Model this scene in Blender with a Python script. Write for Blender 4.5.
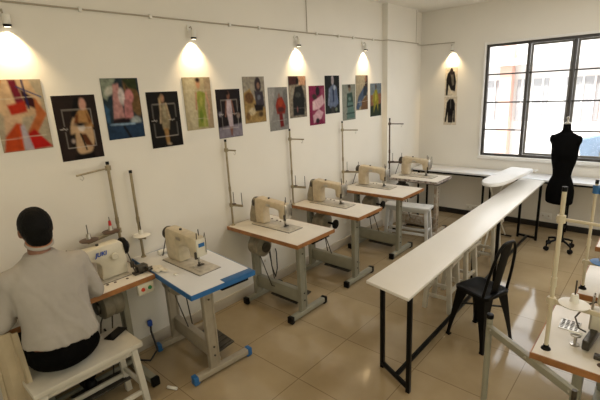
import bpy, bmesh, math, random
import numpy as np
from mathutils import Vector, Matrix
random.seed(7)
PI = math.pi
scene = bpy.context.scene
COL = scene.collection
for o in list(bpy.data.objects): bpy.data.objects.remove(o)

# ------------------------------------------------------------ camera
cd = bpy.data.cameras.new('camera'); cam = bpy.data.objects.new('camera', cd); COL.objects.link(cam)
yaw, pit, rol = [math.radians(a) for a in (-42.16, 14.908, -2.911)]
fw = Vector((math.sin(yaw)*math.cos(pit), math.cos(yaw)*math.cos(pit), -math.sin(pit)))
rt = Vector((math.cos(yaw), -math.sin(yaw), 0)); up = rt.cross(fw)
r2 = math.cos(rol)*rt + math.sin(rol)*up; u2 = -math.sin(rol)*rt + math.cos(rol)*up
m = Matrix((r2, u2, -fw)).transposed().to_4x4(); m.translation = (0, 0, 2.0)
cam.matrix_world = m
cd.sensor_width = 36; cd.lens = 410.14*36/600; cd.clip_start = 0.02; cd.clip_end = 200
scene.camera = cam

# ------------------------------------------------------------ world, lights, exposure
W = bpy.data.worlds.new('sky'); scene.world = W; W.use_nodes = True
bg = W.node_tree.nodes['Background']; bg.inputs[0].default_value = (0.93, 0.97, 1.0, 1); bg.inputs[1].default_value = 4.0
scene.view_settings.view_transform = 'Standard'; scene.view_settings.look = 'None'
scene.view_settings.gamma = 1; scene.view_settings.use_curve_mapping = False
scene.view_settings.exposure = 0.0
def area(name, loc, target, sx, sy, power, color):
    l = bpy.data.lights.new(name, 'AREA'); l.shape = 'RECTANGLE'; l.size = sx; l.size_y = sy
    l.energy = power; l.color = color
    o = bpy.data.objects.new(name, l); COL.objects.link(o); o.location = loc
    o.rotation_euler = (Vector(target)-Vector(loc)).to_track_quat('-Z', 'Y').to_euler()
    return o
sd_ = bpy.data.lights.new('sun', 'SUN'); sd_.energy = 5.0; sd_.angle = .02; sd_.color = (1, .97, .92)
so_ = bpy.data.objects.new('sun', sd_); COL.objects.link(so_); so_.rotation_euler = Vector((.25, 1, -.75)).to_track_quat('-Z', 'Y').to_euler()

area('side_fill', (2.4, 4.2, 1.8), (-3, 4.2, 1.2), 2.6, 1.6, 31, (1.0, .87, .70))  # added fill lamp off frame; the right wall has no window
area('side_fill', (2.4, 0.6, 1.8), (-3, 0.6, 1.2), 2.6, 1.6, 13, (.85, 1.0, .88))  # second added side fill, brightens the near part of the left wall
area('overhead_fill', (-.4, 4.2, 3.0), (-.4, 4.2, 0), 2.4, 2.0, 37, (.96, .98, 1.0))  # added overhead fill, power fitted to wall tones; no fixture modelled
area('overhead_fill', (-.4, 0.8, 3.0), (-.4, 0.8, 0), 2.4, 2.0, 12, (1.0, .67, .40))  # added warm overhead fill for the near half of the room
area('front_fill', (0.3, -1.4, 1.8), (-.3, 5, 1.5), 3.0, 1.6, 24, (1.0, .97, .78))  # added fill from behind the camera; the front wall is solid

# ------------------------------------------------------------ materials
def mat(name, col, rough=0.5, metal=0.0, noise=0.0, nscale=8.0, bump=0.0, bscale=60.0, spec=0.5, col2=None, coat=0.0):
    mt = bpy.data.materials.new(name); mt.use_nodes = True
    nt = mt.node_tree; b = nt.nodes['Principled BSDF']
    b.inputs['Base Color'].default_value = (*col, 1); b.inputs['Roughness'].default_value = rough
    b.inputs['Metallic'].default_value = metal; b.inputs['Specular IOR Level'].default_value = spec
    b.inputs['Coat Weight'].default_value = coat
    tc = nt.nodes.new('ShaderNodeTexCoord')
    if noise > 0 or col2:
        n = nt.nodes.new('ShaderNodeTexNoise'); n.inputs['Scale'].default_value = nscale; n.inputs['Detail'].default_value = 5
        nt.links.new(tc.outputs['Object'], n.inputs['Vector'])
        r = nt.nodes.new('ShaderNodeValToRGB')
        c2 = col2 if col2 else tuple(c*(1-noise) for c in col)
        r.color_ramp.elements[0].position = 0.35; r.color_ramp.elements[1].position = 0.62
        r.color_ramp.elements[0].color = (*c2, 1); r.color_ramp.elements[1].color = (*col, 1)
        nt.links.new(n.outputs['Fac'], r.inputs[0]); nt.links.new(r.outputs[0], b.inputs['Base Color'])
    if bump > 0:
        n2 = nt.nodes.new('ShaderNodeTexNoise'); n2.inputs['Scale'].default_value = bscale
        nt.links.new(tc.outputs['Object'], n2.inputs['Vector'])
        bp = nt.nodes.new('ShaderNodeBump'); bp.inputs['Strength'].default_value = bump; bp.inputs['Distance'].default_value = 0.01
        nt.links.new(n2.outputs['Fac'], bp.inputs['Height']); nt.links.new(bp.outputs[0], b.inputs['Normal'])
    return mt
M = {}
M['wall'] = mat('wall_paint', (0.80, 0.765, 0.69), 0.75, noise=0.05, nscale=1.2, bump=0.05, bscale=30)
M['ceiling'] = mat('ceiling_paint', (0.84, 0.81, 0.74), 0.8, noise=0.04, nscale=2)
M['lam'] = mat('white_laminate', (0.76, 0.71, 0.62), 0.32, noise=0.06, nscale=6)
M['lam2'] = mat('cool_white_laminate', (0.74, 0.75, 0.77), 0.30, noise=0.04, nscale=5)
M['lamlong'] = mat('long_table_laminate', (0.78, 0.75, 0.69), 0.34, noise=0.03, nscale=3)
M['woodedge'] = mat('orange_wood_edge', (0.36, 0.155, 0.05), 0.45, noise=0.35, nscale=14)
M['darkedge'] = mat('worn_dark_edge', (0.50, 0.45, 0.40), 0.7, col2=(0.10, 0.06, 0.05), nscale=30)
M['blue'] = mat('blue_edge', (0.022, 0.135, 0.36), 0.4, noise=0.2, nscale=20)
M['greymetal'] = mat('grey_green_steel', (0.29, 0.28, 0.215), 0.45, noise=0.12, nscale=10)
M['beigemetal'] = mat('beige_steel', (0.36, 0.31, 0.23), 0.45, noise=0.12, nscale=10)
M['rustmetal'] = mat('cream_rusted_steel', (0.46, 0.42, 0.34), 0.6, col2=(0.30, 0.21, 0.14), nscale=24)
M['cream'] = mat('machine_cream', (0.60, 0.52, 0.37), 0.35, noise=0.18, nscale=18)
M['creamworn'] = mat('machine_cream_worn', (0.61, 0.51, 0.36), 0.45, col2=(0.54, 0.44, 0.30), nscale=26)
M['covergrey'] = mat('belt_cover_tan', (0.34, 0.29, 0.20), 0.45, noise=0.25, nscale=20)
M['motorgrey'] = mat('motor_casing', (0.30, 0.26, 0.185), 0.45, noise=0.25, nscale=20)
M['plate'] = mat('bed_plate_grey', (0.60, 0.55, 0.46), 0.35, metal=.2, noise=0.25, nscale=24)
M['creamnew'] = mat('machine_cream_new', (0.66, 0.62, 0.50), 0.3, noise=0.08, nscale=14)
M['black'] = mat('black_plastic', (0.004, 0.004, 0.004), 0.4, spec=0.15, noise=0.3)
M['blackmetal'] = mat('black_powder_steel', (0.004, 0.004, 0.004), 0.35, spec=0.15, noise=0.2)
M['gunmetal'] = mat('dark_metal', (0.10, 0.09, 0.075), 0.35, metal=0.8, noise=0.3, nscale=30)
M['steel'] = mat('bright_steel', (0.55, 0.52, 0.46), 0.3, metal=0.9, noise=0.2, nscale=30)
M['pole'] = mat('stand_pole_steel', (0.36, 0.30, 0.19), 0.35, metal=0.5, noise=0.2, nscale=20)
M['polecream'] = mat('stand_pole_cream', (0.60, 0.53, 0.38), 0.4, noise=0.1)
M['brown'] = mat('brown_plastic', (0.09, 0.05, 0.03), 0.4, noise=0.3)
M['whiteplastic'] = mat('white_plastic', (0.78, 0.76, 0.70), 0.35, noise=0.04)
M['whitepaint'] = mat('white_painted_wood', (0.62, 0.585, 0.50), 0.5, noise=0.12, nscale=9)
M['whitepaint2'] = mat('white_painted_bench', (0.70, 0.70, 0.68), 0.5, noise=0.1, nscale=9)
M['red'] = mat('red_thread', (0.55, 0.02, 0.02), 0.7, noise=0.2)
M['green'] = mat('green_button', (0.03, 0.25, 0.08), 0.5, noise=0.1)
M['redbutton'] = mat('red_button', (0.6, 0.05, 0.02), 0.5, noise=0.1)
M['printblue'] = mat('blue_lettering', (0.02, 0.08, 0.42), 0.5, noise=0.05)
M['shirt'] = mat('white_shirt_cotton', (0.41, 0.38, 0.34), 0.85, noise=0.08, nscale=5, bump=0.9, bscale=9)
M['trouser'] = mat('black_trouser_cloth', (0.004, 0.004, 0.004), 0.85, spec=0.04, noise=0.3, bump=0.2)
M['skin'] = mat('brown_skin', (0.22, 0.10, 0.055), 0.5, noise=0.1)
M['hair'] = mat('black_hair', (0.004, 0.004, 0.004), 0.6, spec=0.15, noise=0.4, nscale=40, bump=0.4, bscale=90)
M['lanyard'] = mat('orange_lanyard', (0.42, 0.17, 0.08), 0.7, noise=0.1)
M['clothbeige'] = mat('beige_cloth', (0.52, 0.43, 0.29), 0.9, noise=0.15, nscale=6, bump=0.4, bscale=25)
M['padwhite'] = mat('ironing_cover', (0.80, 0.80, 0.79), 0.8, noise=0.04, bump=0.2)
M['mannequin'] = mat('black_jersey', (0.004, 0.004, 0.004), 0.9, spec=0.04, noise=0.2)
M['frame'] = mat('dark_window_frame', (0.055, 0.050, 0.045), 0.5, noise=0.15)
M['frame2'] = mat('grey_window_sash', (0.20, 0.19, 0.17), 0.5, noise=0.15)
M['trim'] = mat('white_reveal', (0.82, 0.80, 0.76), 0.6, noise=0.03)
M['baseboard'] = mat('pale_baseboard', (0.56, 0.50, 0.41), 0.4, noise=0.1, nscale=4)
M['blackbase'] = mat('black_baseboard', (0.02, 0.017, 0.014), 0.4, noise=0.2)
M['phone'] = mat('phone_glass', (0.006, 0.006, 0.008), 0.08, noise=0.1)
M['cable'] = mat('black_cable', (0.012, 0.012, 0.012), 0.5, noise=0.1)
M['cablewhite'] = mat('pale_cable', (0.42, 0.37, 0.29), 0.6, noise=0.1)
M['facade'] = mat('pale_render', (0.80, 0.77, 0.74), 0.9, noise=0.05, nscale=1)
M['facadepink'] = mat('pink_render', (0.68, 0.42, 0.34), 0.9, noise=0.1, nscale=1)
M['outglass'] = mat('far_window_glass', (0.34, 0.34, 0.35), 0.3, noise=0.1)
M['ground'] = mat('street_ground', (0.55, 0.52, 0.48), 0.9, noise=0.1, nscale=1)
M['solar'] = mat('blue_panel', (0.30, 0.42, 0.60), 0.3, noise=0.1)
M['leaf'] = mat('far_leaves', (0.22, 0.42, 0.14), 0.8, noise=0.4, nscale=9)
def tile_floor():
    mt = bpy.data.materials.new('glossy_beige_tiles'); mt.use_nodes = True; nt = mt.node_tree; b = nt.nodes['Principled BSDF']
    tc = nt.nodes.new('ShaderNodeTexCoord'); mp = nt.nodes.new('ShaderNodeMapping')
    mp.inputs['Location'].default_value = (0.55, -0.02, 0)
    nt.links.new(tc.outputs['Object'], mp.inputs['Vector'])
    br = nt.nodes.new('ShaderNodeTexBrick'); br.offset = 0.0; br.squash = 1.0
    br.inputs['Scale'].default_value = 1.0; br.inputs['Brick Width'].default_value = 0.6; br.inputs['Row Height'].default_value = 0.6
    br.inputs['Mortar Size'].default_value = 0.0035; br.inputs['Mortar Smooth'].default_value = 0.3
    br.inputs['Color1'].default_value = (0.43, 0.335, 0.20, 1); br.inputs['Color2'].default_value = (0.40, 0.31, 0.185, 1)
    br.inputs['Mortar'].default_value = (0.25, 0.18, 0.10, 1)
    nt.links.new(mp.outputs[0], br.inputs['Vector'])
    n = nt.nodes.new('ShaderNodeTexNoise'); n.inputs['Scale'].default_value = 2.2; n.inputs['Detail'].default_value = 6
    nt.links.new(tc.outputs['Object'], n.inputs['Vector'])
    r = nt.nodes.new('ShaderNodeValToRGB'); r.color_ramp.elements[0].position = .35; r.color_ramp.elements[1].position = .65
    r.color_ramp.elements[0].color = (0.80, 0.77, 0.73, 1); r.color_ramp.elements[1].color = (1, 1, 1, 1)
    nt.links.new(n.outputs['Fac'], r.inputs[0])
    mx = nt.nodes.new('ShaderNodeMix'); mx.data_type = 'RGBA'; mx.blend_type = 'MULTIPLY'; mx.inputs[0].default_value = 1
    nt.links.new(br.outputs['Color'], mx.inputs[6]); nt.links.new(r.outputs[0], mx.inputs[7])
    nt.links.new(mx.outputs[2], b.inputs['Base Color'])
    b.inputs['Roughness'].default_value = 0.085; b.inputs['Specular IOR Level'].default_value = 0.5
    return mt
M['floor'] = tile_floor()
def glass_mat():
    mt = bpy.data.materials.new('window_glass'); mt.use_nodes = True; nt = mt.node_tree
    b = nt.nodes['Principled BSDF']; out = nt.nodes['Material Output']
    tr = nt.nodes.new('ShaderNodeBsdfTransparent'); gl = nt.nodes.new('ShaderNodeBsdfGlossy'); gl.inputs['Roughness'].default_value = 0.02
    mx = nt.nodes.new('ShaderNodeMixShader'); mx.inputs[0].default_value = 0.06
    nt.links.new(tr.outputs[0], mx.inputs[1]); nt.links.new(gl.outputs[0], mx.inputs[2]); nt.links.new(mx.outputs[0], out.inputs[0])
    return mt
M['glass'] = glass_mat()
def print_mat():
    mt = bpy.data.materials.new('photo_print'); mt.use_nodes = True; nt = mt.node_tree; b = nt.nodes['Principled BSDF']
    a = nt.nodes.new('ShaderNodeVertexColor'); a.layer_name = 'Col'
    nt.links.new(a.outputs['Color'], b.inputs['Base Color']); b.inputs['Roughness'].default_value = 0.6; b.inputs['Specular IOR Level'].default_value = 0.15
    return mt
M['print'] = print_mat()

# ------------------------------------------------------------ mesh helpers
class MB:
    def __init__(s): s.bm = bmesh.new()
    def box(s, c, d, rot=None, taper=None):
        vs = []
        for z in (-.5, .5):
            t = 1 if (taper is None or z < 0) else taper
            for x, y in ((-.5, -.5), (.5, -.5), (.5, .5), (-.5, .5)):
                v = Vector((x*d[0]*t, y*d[1]*t, z*d[2]))
                if rot is not None: v = rot @ v
                vs.append(s.bm.verts.new(v + Vector(c)))
        for f in ((3,2,1,0), (4,5,6,7), (0,1,5,4), (1,2,6,5), (2,3,7,6), (3,0,4,7)):
            s.bm.faces.new([vs[i] for i in f])
        return s
    def rings(s, rings, caps=True, closed=False):
        R = [[s.bm.verts.new(p) for p in r] for r in rings]
        n = len(R[0]); k = len(R)
        for i in range(k if closed else k-1):
            a, b = R[i], R[(i+1) % k]
            for j in range(n):
                s.bm.faces.new((a[j], a[(j+1) % n], b[(j+1) % n], b[j]))
        if caps and not closed:
            s.bm.faces.new(list(reversed(R[0]))); s.bm.faces.new(R[-1])
        return s
    def cyl(s, p0, p1, r0, r1=None, n=14):
        if r1 is None: r1 = r0
        return s.tube([p0, p1], [r0, r1], n)
    def tube(s, pts, r, n=10, closed=False, flat=1.0):
        pts = [Vector(p) for p in pts]; rs = r if isinstance(r, (list, tuple)) else [r]*len(pts)
        rings = []; nrm = None; k = len(pts)
        for i, p in enumerate(pts):
            if closed: t = (pts[(i+1) % k]-pts[i-1])
            else: t = pts[min(i+1, k-1)]-pts[max(i-1, 0)]
            t.normalize()
            if nrm is None:
                nrm = t.cross(Vector((0, 0, 1)))
                if nrm.length < 1e-3: nrm = t.cross(Vector((0, 1, 0)))
            nrm = (nrm - t*nrm.dot(t)).normalized(); bn = t.cross(nrm)
            rings.append([p + rs[i]*(math.cos(a)*nrm + flat*math.sin(a)*bn) for a in [2*PI*j/n for j in range(n)]])
        return s.rings(rings, True, closed)
    def bar(s, p0, p1, w, h=None, side=None):
        h = h or w; p0, p1 = Vector(p0), Vector(p1); t = (p1-p0).normalized()
        sd = Vector(side) if side else (t.cross(Vector((0, 0, 1))) if abs(t.z) < .95 else Vector((1, 0, 0)))
        sd = (sd - t*sd.dot(t)).normalized(); q = t.cross(sd)
        return s.rings([[p + sd*w/2*a + q*h/2*b for a, b in ((-1,-1), (1,-1), (1,1), (-1,1))] for p in (p0, p1)])
    def lathe(s, prof, c=(0,0,0), n=24, sx=1, sy=1, axis='z'):
        c = Vector(c); rings = []
        for r, z in prof:
            ring = []
            for j in range(n):
                a = 2*PI*j/n; x, y = r*math.cos(a)*sx, r*math.sin(a)*sy
                v = Vector((x, y, z)) if axis == 'z' else (Vector((z, x, y)) if axis == 'x' else Vector((y, z, x)))
                ring.append(c+v)
            rings.append(ring)
        return s.rings(rings)
    def prism(s, poly, h, frame=None):
        # poly in the local xy plane extruded along z by h, then frame
        F = frame or Matrix.Identity(4)
        return s.rings([[F @ Vector((x, y, z)) for x, y in poly] for z in (0, h)])
    def ball(s, c, r, n=16, rot=None):
        r = (r, r, r) if isinstance(r, (int, float)) else r; rings = []
        for i in range(1, n//2):
            t = PI*i/(n//2)
            ring = []
            for j in range(n):
                a = 2*PI*j/n
                v = Vector((r[0]*math.sin(t)*math.cos(a), r[1]*math.sin(t)*math.sin(a), -r[2]*math.cos(t)))
                if rot is not None: v = rot @ v
                ring.append(v+Vector(c))
            rings.append(ring)
        return s.rings(rings)
    def build(s, name, m, parent=None, bevel=0.0, smooth=True, **props):
        bmesh.ops.recalc_face_normals(s.bm, faces=s.bm.faces)
        me = bpy.data.meshes.new(name); s.bm.to_mesh(me); s.bm.free()
        if bevel:
            tmp = bpy.data.objects.new('tmp', me); COL.objects.link(tmp)
            bv = tmp.modifiers.new('b', 'BEVEL'); bv.width = bevel; bv.segments = 2; bv.limit_method = 'ANGLE'; bv.angle_limit = math.radians(40)
            me2 = bpy.data.meshes.new_from_object(tmp.evaluated_get(bpy.context.evaluated_depsgraph_get()))
            bpy.data.objects.remove(tmp); bpy.data.meshes.remove(me); me = me2; me.name = name
        me.materials.clear(); me.materials.append(M[m] if isinstance(m, str) else m)
        if smooth:
            for p in me.polygons: p.use_smooth = True
            me.set_sharp_from_angle(angle=math.radians(38))
        o = bpy.data.objects.new(name, me); COL.objects.link(o)
        if parent: o.parent = parent
        for k, v in props.items(): o[k] = v
        return o
def bake_organic(mb, name, m, voxel, smooth_it, parent=None, **props):
    bmesh.ops.recalc_face_normals(mb.bm, faces=mb.bm.faces)
    me = bpy.data.meshes.new(name); mb.bm.to_mesh(me); mb.bm.free()
    tmp = bpy.data.objects.new('tmp', me); COL.objects.link(tmp)
    r = tmp.modifiers.new('r', 'REMESH'); r.mode = 'VOXEL'; r.voxel_size = voxel
    sm = tmp.modifiers.new('s', 'SMOOTH'); sm.iterations = smooth_it; sm.factor = 0.5
    me2 = bpy.data.meshes.new_from_object(tmp.evaluated_get(bpy.context.evaluated_depsgraph_get()))
    bpy.data.objects.remove(tmp); me2.materials.clear(); me2.materials.append(M[m]); me2.name = name
    for p in me2.polygons: p.use_smooth = True
    o = bpy.data.objects.new(name, me2); COL.objects.link(o)
    if parent: o.parent = parent
    for k, v in props.items(): o[k] = v
    return o
def thing(name, label, cat, loc=(0,0,0), rot=0, group=None):
    o = bpy.data.objects.new(name, None); COL.objects.link(o); o.empty_display_size = 0.1
    o.location = loc; o.rotation_euler = (0, 0, rot); o['label'] = label; o['category'] = cat
    if group: o['group'] = group
    return o
def tag(o, label, cat, group=None):
    o['label'] = label; o['category'] = cat
    if group: o['group'] = group
    return o
def origin_to(o, loc):
    loc = Vector(loc); o.data.transform(Matrix.Translation(-loc)); o.location = loc; return o
def struct(name, mb, m, parent=None, **k):
    o = mb.build(name, m, parent, **k)
    if not parent: o['kind'] = 'structure'
    return o
def copy_tree(root, loc, rot, label):
    def cp(o, par):
        c = o.copy(); COL.objects.link(c); c.parent = par
        for ch in o.children: cp(ch, c)
        return c
    r = cp(root, None); r.location = loc; r.rotation_euler = (0, 0, rot); r['label'] = label
    return r
def arc(c, r, a0, a1, n, f):
    return [f(c, r, a0+(a1-a0)*i/n) for i in range(n+1)]

# ------------------------------------------------------------ room shell
XL, XR, YB, YF, ZC = -3.0, 2.6, 6.25, -1.6, 3.04
struct('floor', MB().box(((XL+XR)/2, (YB+YF)/2, -0.05), (XR-XL, YB-YF, 0.1)), 'floor')
struct('ceiling', MB().box(((XL+XR)/2, (YB+YF)/2, ZC+0.05), (XR-XL+.2, YB-YF+.2, 0.1)), 'ceiling')
struct('wall_left', MB().box((XL-0.05, (YB+YF)/2, ZC/2), (0.1, YB-YF+.2, ZC)), 'wall')
struct('wall_right', MB().box((XR+0.05, (YB+YF)/2, ZC/2), (0.1, YB-YF+.2, ZC)), 'wall')
struct('wall_front', MB().box(((XL+XR)/2, YF-0.05, ZC/2), (XR-XL, 0.1, ZC)), 'wall')
struct('wall_pillar', MB().box((XL+0.04, 5.53, ZC/2), (0.08, 0.86, ZC)), 'wall')
WX0, WX1, WZ0, WZ1 = -2.03, 0.02, 0.95, 2.485   # window opening in the back wall
wt = 0.16
mb = MB()
mb.box(((XL+WX0)/2-.05, YB+wt/2, ZC/2), (WX0-XL+.1, wt, ZC))
mb.box(((XR+WX1)/2+.05, YB+wt/2, ZC/2), (XR-WX1+.1, wt, ZC))
mb.box(((WX0+WX1)/2, YB+wt/2, WZ0/2), (WX1-WX0, wt, WZ0))
mb.box(((WX0+WX1)/2, YB+wt/2, (WZ1+ZC)/2), (WX1-WX0, wt, ZC-WZ1))
struct('wall_back', mb, 'wall')
struct('baseboard_left', MB().box((XL+.0075, (YB+YF)/2, .05), (.015, YB-YF, .10)), 'baseboard', bevel=.003)
struct('baseboard_back', MB().box(((XL+XR)/2, YB-.0075, .04), (XR-XL, .015, .08)), 'blackbase', bevel=.003)
# white trim round the opening
mb = MB(); t = .028
mb.box((WX0-t/2, YB-.004, (WZ0+WZ1)/2), (t, .03, WZ1-WZ0+2*t)); mb.box((WX1+t/2, YB-.004, (WZ0+WZ1)/2), (t, .03, WZ1-WZ0+2*t))
mb.box(((WX0+WX1)/2, YB-.004, WZ1+t/2), (WX1-WX0, .03, t)); mb.box(((WX0+WX1)/2, YB-.012, WZ0-.02), (WX1-WX0+.06, .045, .045))
struct('trim_1', mb, 'trim', bevel=.003)
win = bpy.data.objects.new('window_1', None); COL.objects.link(win); win.location = (WX0, YB+.04, WZ0); win['kind'] = 'structure'
def wpart(name, mb, m, **k):
    o = mb.build(name, m, win, bevel=.002, **k); o.data.transform(Matrix.Translation(-Vector(win.location))); return o
yw = YB+.04; W0, W1, Z0, Z1 = WX0, WX1, WZ0, WZ1
mb = MB(); f = .034
mb.box((W0+f/2, yw, (Z0+Z1)/2), (f, .05, Z1-Z0)); mb.box((W1-f/2, yw, (Z0+Z1)/2), (f, .05, Z1-Z0))
mb.box(((W0+W1)/2, yw, Z0+f/2), (W1-W0-2*f, .05, f)); mb.box(((W0+W1)/2, yw, Z1-f/2), (W1-W0-2*f, .05, f))
wpart('window_frame', mb, 'frame')
muls = [-1.50, -0.985, -0.49]
for x in muls: wpart('mullion', MB().box((x, yw, (Z0+Z1)/2), (.034, .05, Z1-Z0-2*f)), 'frame')
edges = [W0+f]+muls+[W1-f]
for i in range(4):
    a = edges[i]+(.017 if i else 0); b = edges[i+1]-(.017 if i < 3 else 0)
    if i in (1, 2):   # sliding sash set behind
        s = .028; mb = MB(); ys = yw+.035
        mb.box((a+s/2, ys, (Z0+Z1)/2), (s, .018, Z1-Z0-2*f)); mb.box((b-s/2, ys, (Z0+Z1)/2), (s, .018, Z1-Z0-2*f))
        mb.box(((a+b)/2, ys, Z0+f+s/2), (b-a-2*s, .018, s)); mb.box(((a+b)/2, ys, Z1-f-s/2), (b-a-2*s, .018, s))
        wpart('sash', mb, 'frame2')
    mb = MB()
    for z in ((2.085, 1.705, 1.325) if i != 1 else (2.085, 1.705)):
        mb.box(((a+b)/2, yw, z), (b-a, .022, .018))
    wpart('glazing_bars', mb, 'frame')
    wpart('pane', MB().box(((a+b)/2, yw+.03, (Z0+Z1)/2), (b-a-.002, .004, Z1-Z0-2*f-.002)), 'glass')

# ------------------------------------------------------------ outside
struct('ground_outside', MB().box((0, 17, -.25), (40, 20, .3)), 'ground')
bld = thing('building', 'pale overexposed building with pink columns seen through the window', 'building', (-3, 12.5, 0))
def bpart(name, c, d, m, par=bld): 
    o = MB().box(Vector(c)-Vector((-3, 12.5, 0)), d).build(name, m, par); return o
bpart('wall', (-2, 13, 1.5), (12, .3, 3.3), 'facade')
for x in (-4.1, -2.9, -1.75, -0.55):
    wdw = bpart('window', (x, 12.83, 1.45), (.75, .06, 1.1), 'outglass')
    for k in (-1, 0, 1): bpart('mullion', (x+k*.25, 12.78, 1.45), (.04, .04, 1.1), 'facade', wdw)
for x in (-3.5, -1.1, 0.15): bpart('column', (x, 12.6, 1.4), (.3, .3, 3.0), 'facadepink')
bpart('balcony_slab', (-2, 12.4, 2.45), (12, .7, .16), 'facade')
bpart('column', (-0.9, 12.6, 4.1), (.5, .3, 2.0), 'facadepink')
bpart('parapet', (-2, 13, 3.45), (12, .3, .5), 'facade')
sol = thing('solar_panel', 'tilted blue gridded panel outside beyond the window sill', 'panel', (-.55, 9.2, .0))
R = Matrix.Rotation(math.radians(-38), 3, 'X') @ Matrix.Rotation(math.radians(-18), 3, 'Y')
MB().box((0, 0, .80), (1.3, .9, .04), R).build('panel_face', 'solar', sol)
mb = MB()
for k in range(-2, 3): mb.box(Vector((0, 0, .80))+R @ Vector((k*.3, 0, .024)), (.02, .9, .008), R)
for k in range(-1, 2): mb.box(Vector((0, 0, .80))+R @ Vector((0, k*.3, .024)), (1.3, .02, .008), R)
mb.build('grid_lines', 'facade', sol)
mb = MB(); mb.cyl((-.3, 0, -.1), (-.3, 0, .75), .03); mb.cyl((.3, 0, -.1), (.3, 0, .75), .03); mb.build('support', 'greymetal', sol)
tree = thing('tree', 'green leafy bush above the far building at upper right of window', 'tree', (.3, 14.2, 2.9))
rs = random.Random(3); mb = MB()
for k in range(260):
    p = Vector((rs.gauss(0, .35), rs.gauss(0, .2), .45+rs.gauss(0, .22))); s = rs.uniform(.05, .1)
    q = Vector((rs.uniform(-1, 1), rs.uniform(-1, 1), rs.uniform(-1, 1))).normalized()*s; w = q.cross(Vector((.3, .4, 1))).normalized()*s*.5
    mb.rings([[p-q, p+w, p+q, p-w], [p-q+Vector((0,0,.004)), p+w+Vector((0,0,.004)), p+q+Vector((0,0,.004)), p-w+Vector((0,0,.004))]])
mb.build('foliage', 'leaf', tree, smooth=False); MB().cyl((0, 0, -3.0), (0, 0, .5), .04, .02).build('trunk', 'brown', tree)

# ------------------------------------------------------------ cable rail and wall spotlights
ZR = 2.585
rail = thing('cable_rail', 'thin cream cable conduit running along the upper left wall', 'conduit', (XL, 2, ZR))
def rel(pts, o): return [Vector(p)-Vector(o) for p in pts]
rp = [(XL+.015, YF+.05, ZR), (XL+.015, 5.07, ZR), (XL+.10, 5.08, ZR), (XL+.10, 5.95, ZR-.005), (XL+.03, 6.0, ZR-.01), (XL+.03, YB-.03, ZR-.01), (XL+.06, YB-.012, ZR-.01), (-2.48, YB-.012, ZR-.02)]
MB().tube(rel(rp, (XL, 2, ZR)), .006, 6).build('conduit', 'cablewhite', rail)
for y in (-.4, .4, 1.25, 1.75, 2.5, 2.85, 3.7, 4.1, 4.4, 4.85):
    MB().box((0.012, y-2, 0), (.024, .02, .03)).build('clip', 'whiteplastic', rail, bevel=.002)
tag(origin_to(MB().tube([(XL+.008, 3.55, ZR+.008), (XL+.008, 3.552, ZC-.01)], .004, 6).build('drop_cable', 'cablewhite'), (XL, 3.55, ZR)), 'thin vertical cable above the conduit left of the third wall spotlight', 'cable')
tag(origin_to(MB().tube([(XL+.088, 5.9, ZR+.008), (XL+.088, 5.9, ZC-.01)], .003, 6).build('drop_cable', 'cablewhite'), (XL+.08, 5.9, ZR)), 'thin vertical cable on the pillar near the room corner', 'cable')
def spotlight(pos, rot, label):
    t = thing('wall_spotlight', label, 'spotlight', pos, rot, 'wall spotlights over the posters')
    MB().lathe([(.0, -.0), (.024, 0), (.024, .014), (0, .014)], (0.0, 0, .03), 18, axis='x').build('wall_mount', 'whiteplastic', t, bevel=.002)
    MB().tube([(.010, 0, .03), (.036, 0, .036), (.042, 0, .02), (.040, 0, .0)], .0045, 8).build('bracket', 'cablewhite', t)
    c = Vector((.048, .012, .012)); d = Vector((-.10, 0, -1)).normalized()
    MB().cyl(c, c+d*.055, .020, .021, 22).build('lamp_body', 'whiteplastic', t, bevel=.003)
    MB().cyl(c+d*.055, c+d*.070, .022, .022, 22).build('lamp_ring', 'black', t, bevel=.002)
    em = bpy.data.materials.get('spot_glow')
    if not em:
        em = bpy.data.materials.new('spot_glow'); em.use_nodes = True; b = em.node_tree.nodes['Principled BSDF']
        b.inputs['Emission Color'].default_value = (1, .85, .6, 1); b.inputs['Emission Strength'].default_value = 6
    MB().cyl(c+d*.0702, c+d*.0712, .017, .017, 18).build('lamp_lens', em, t)
    l = bpy.data.lights.new('spot_light', 'SPOT'); l.energy = 24; l.color = (1, .74, .42); l.spot_size = math.radians(104); l.spot_blend = 1.0; l.shadow_soft_size = .012
    lo = bpy.data.objects.new('spot_light', l); COL.objects.link(lo); lo.parent = t; lo.location = c+d*.078
    lo.rotation_euler = Vector((-.30, 0, -1)).to_track_quat('-Z', 'Y').to_euler()
spotlight((XL, .80, 2.50), 0, 'white wall spotlight at far left above the orange fashion poster')
spotlight((XL, 2.08, 2.50), 0, 'white wall spotlight above the yellow-green dress poster')
spotlight((XL, 3.36, 2.50), 0, 'white wall spotlight above the black shaggy coat poster')
spotlight((XL, 4.62, 2.50), 0, 'white wall spotlight above the blue jeans poster nearest the pillar')
spotlight((-2.51, YB, 2.50), -PI/2, 'white spotlight on the back wall above the two black-and-white prints')

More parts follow.
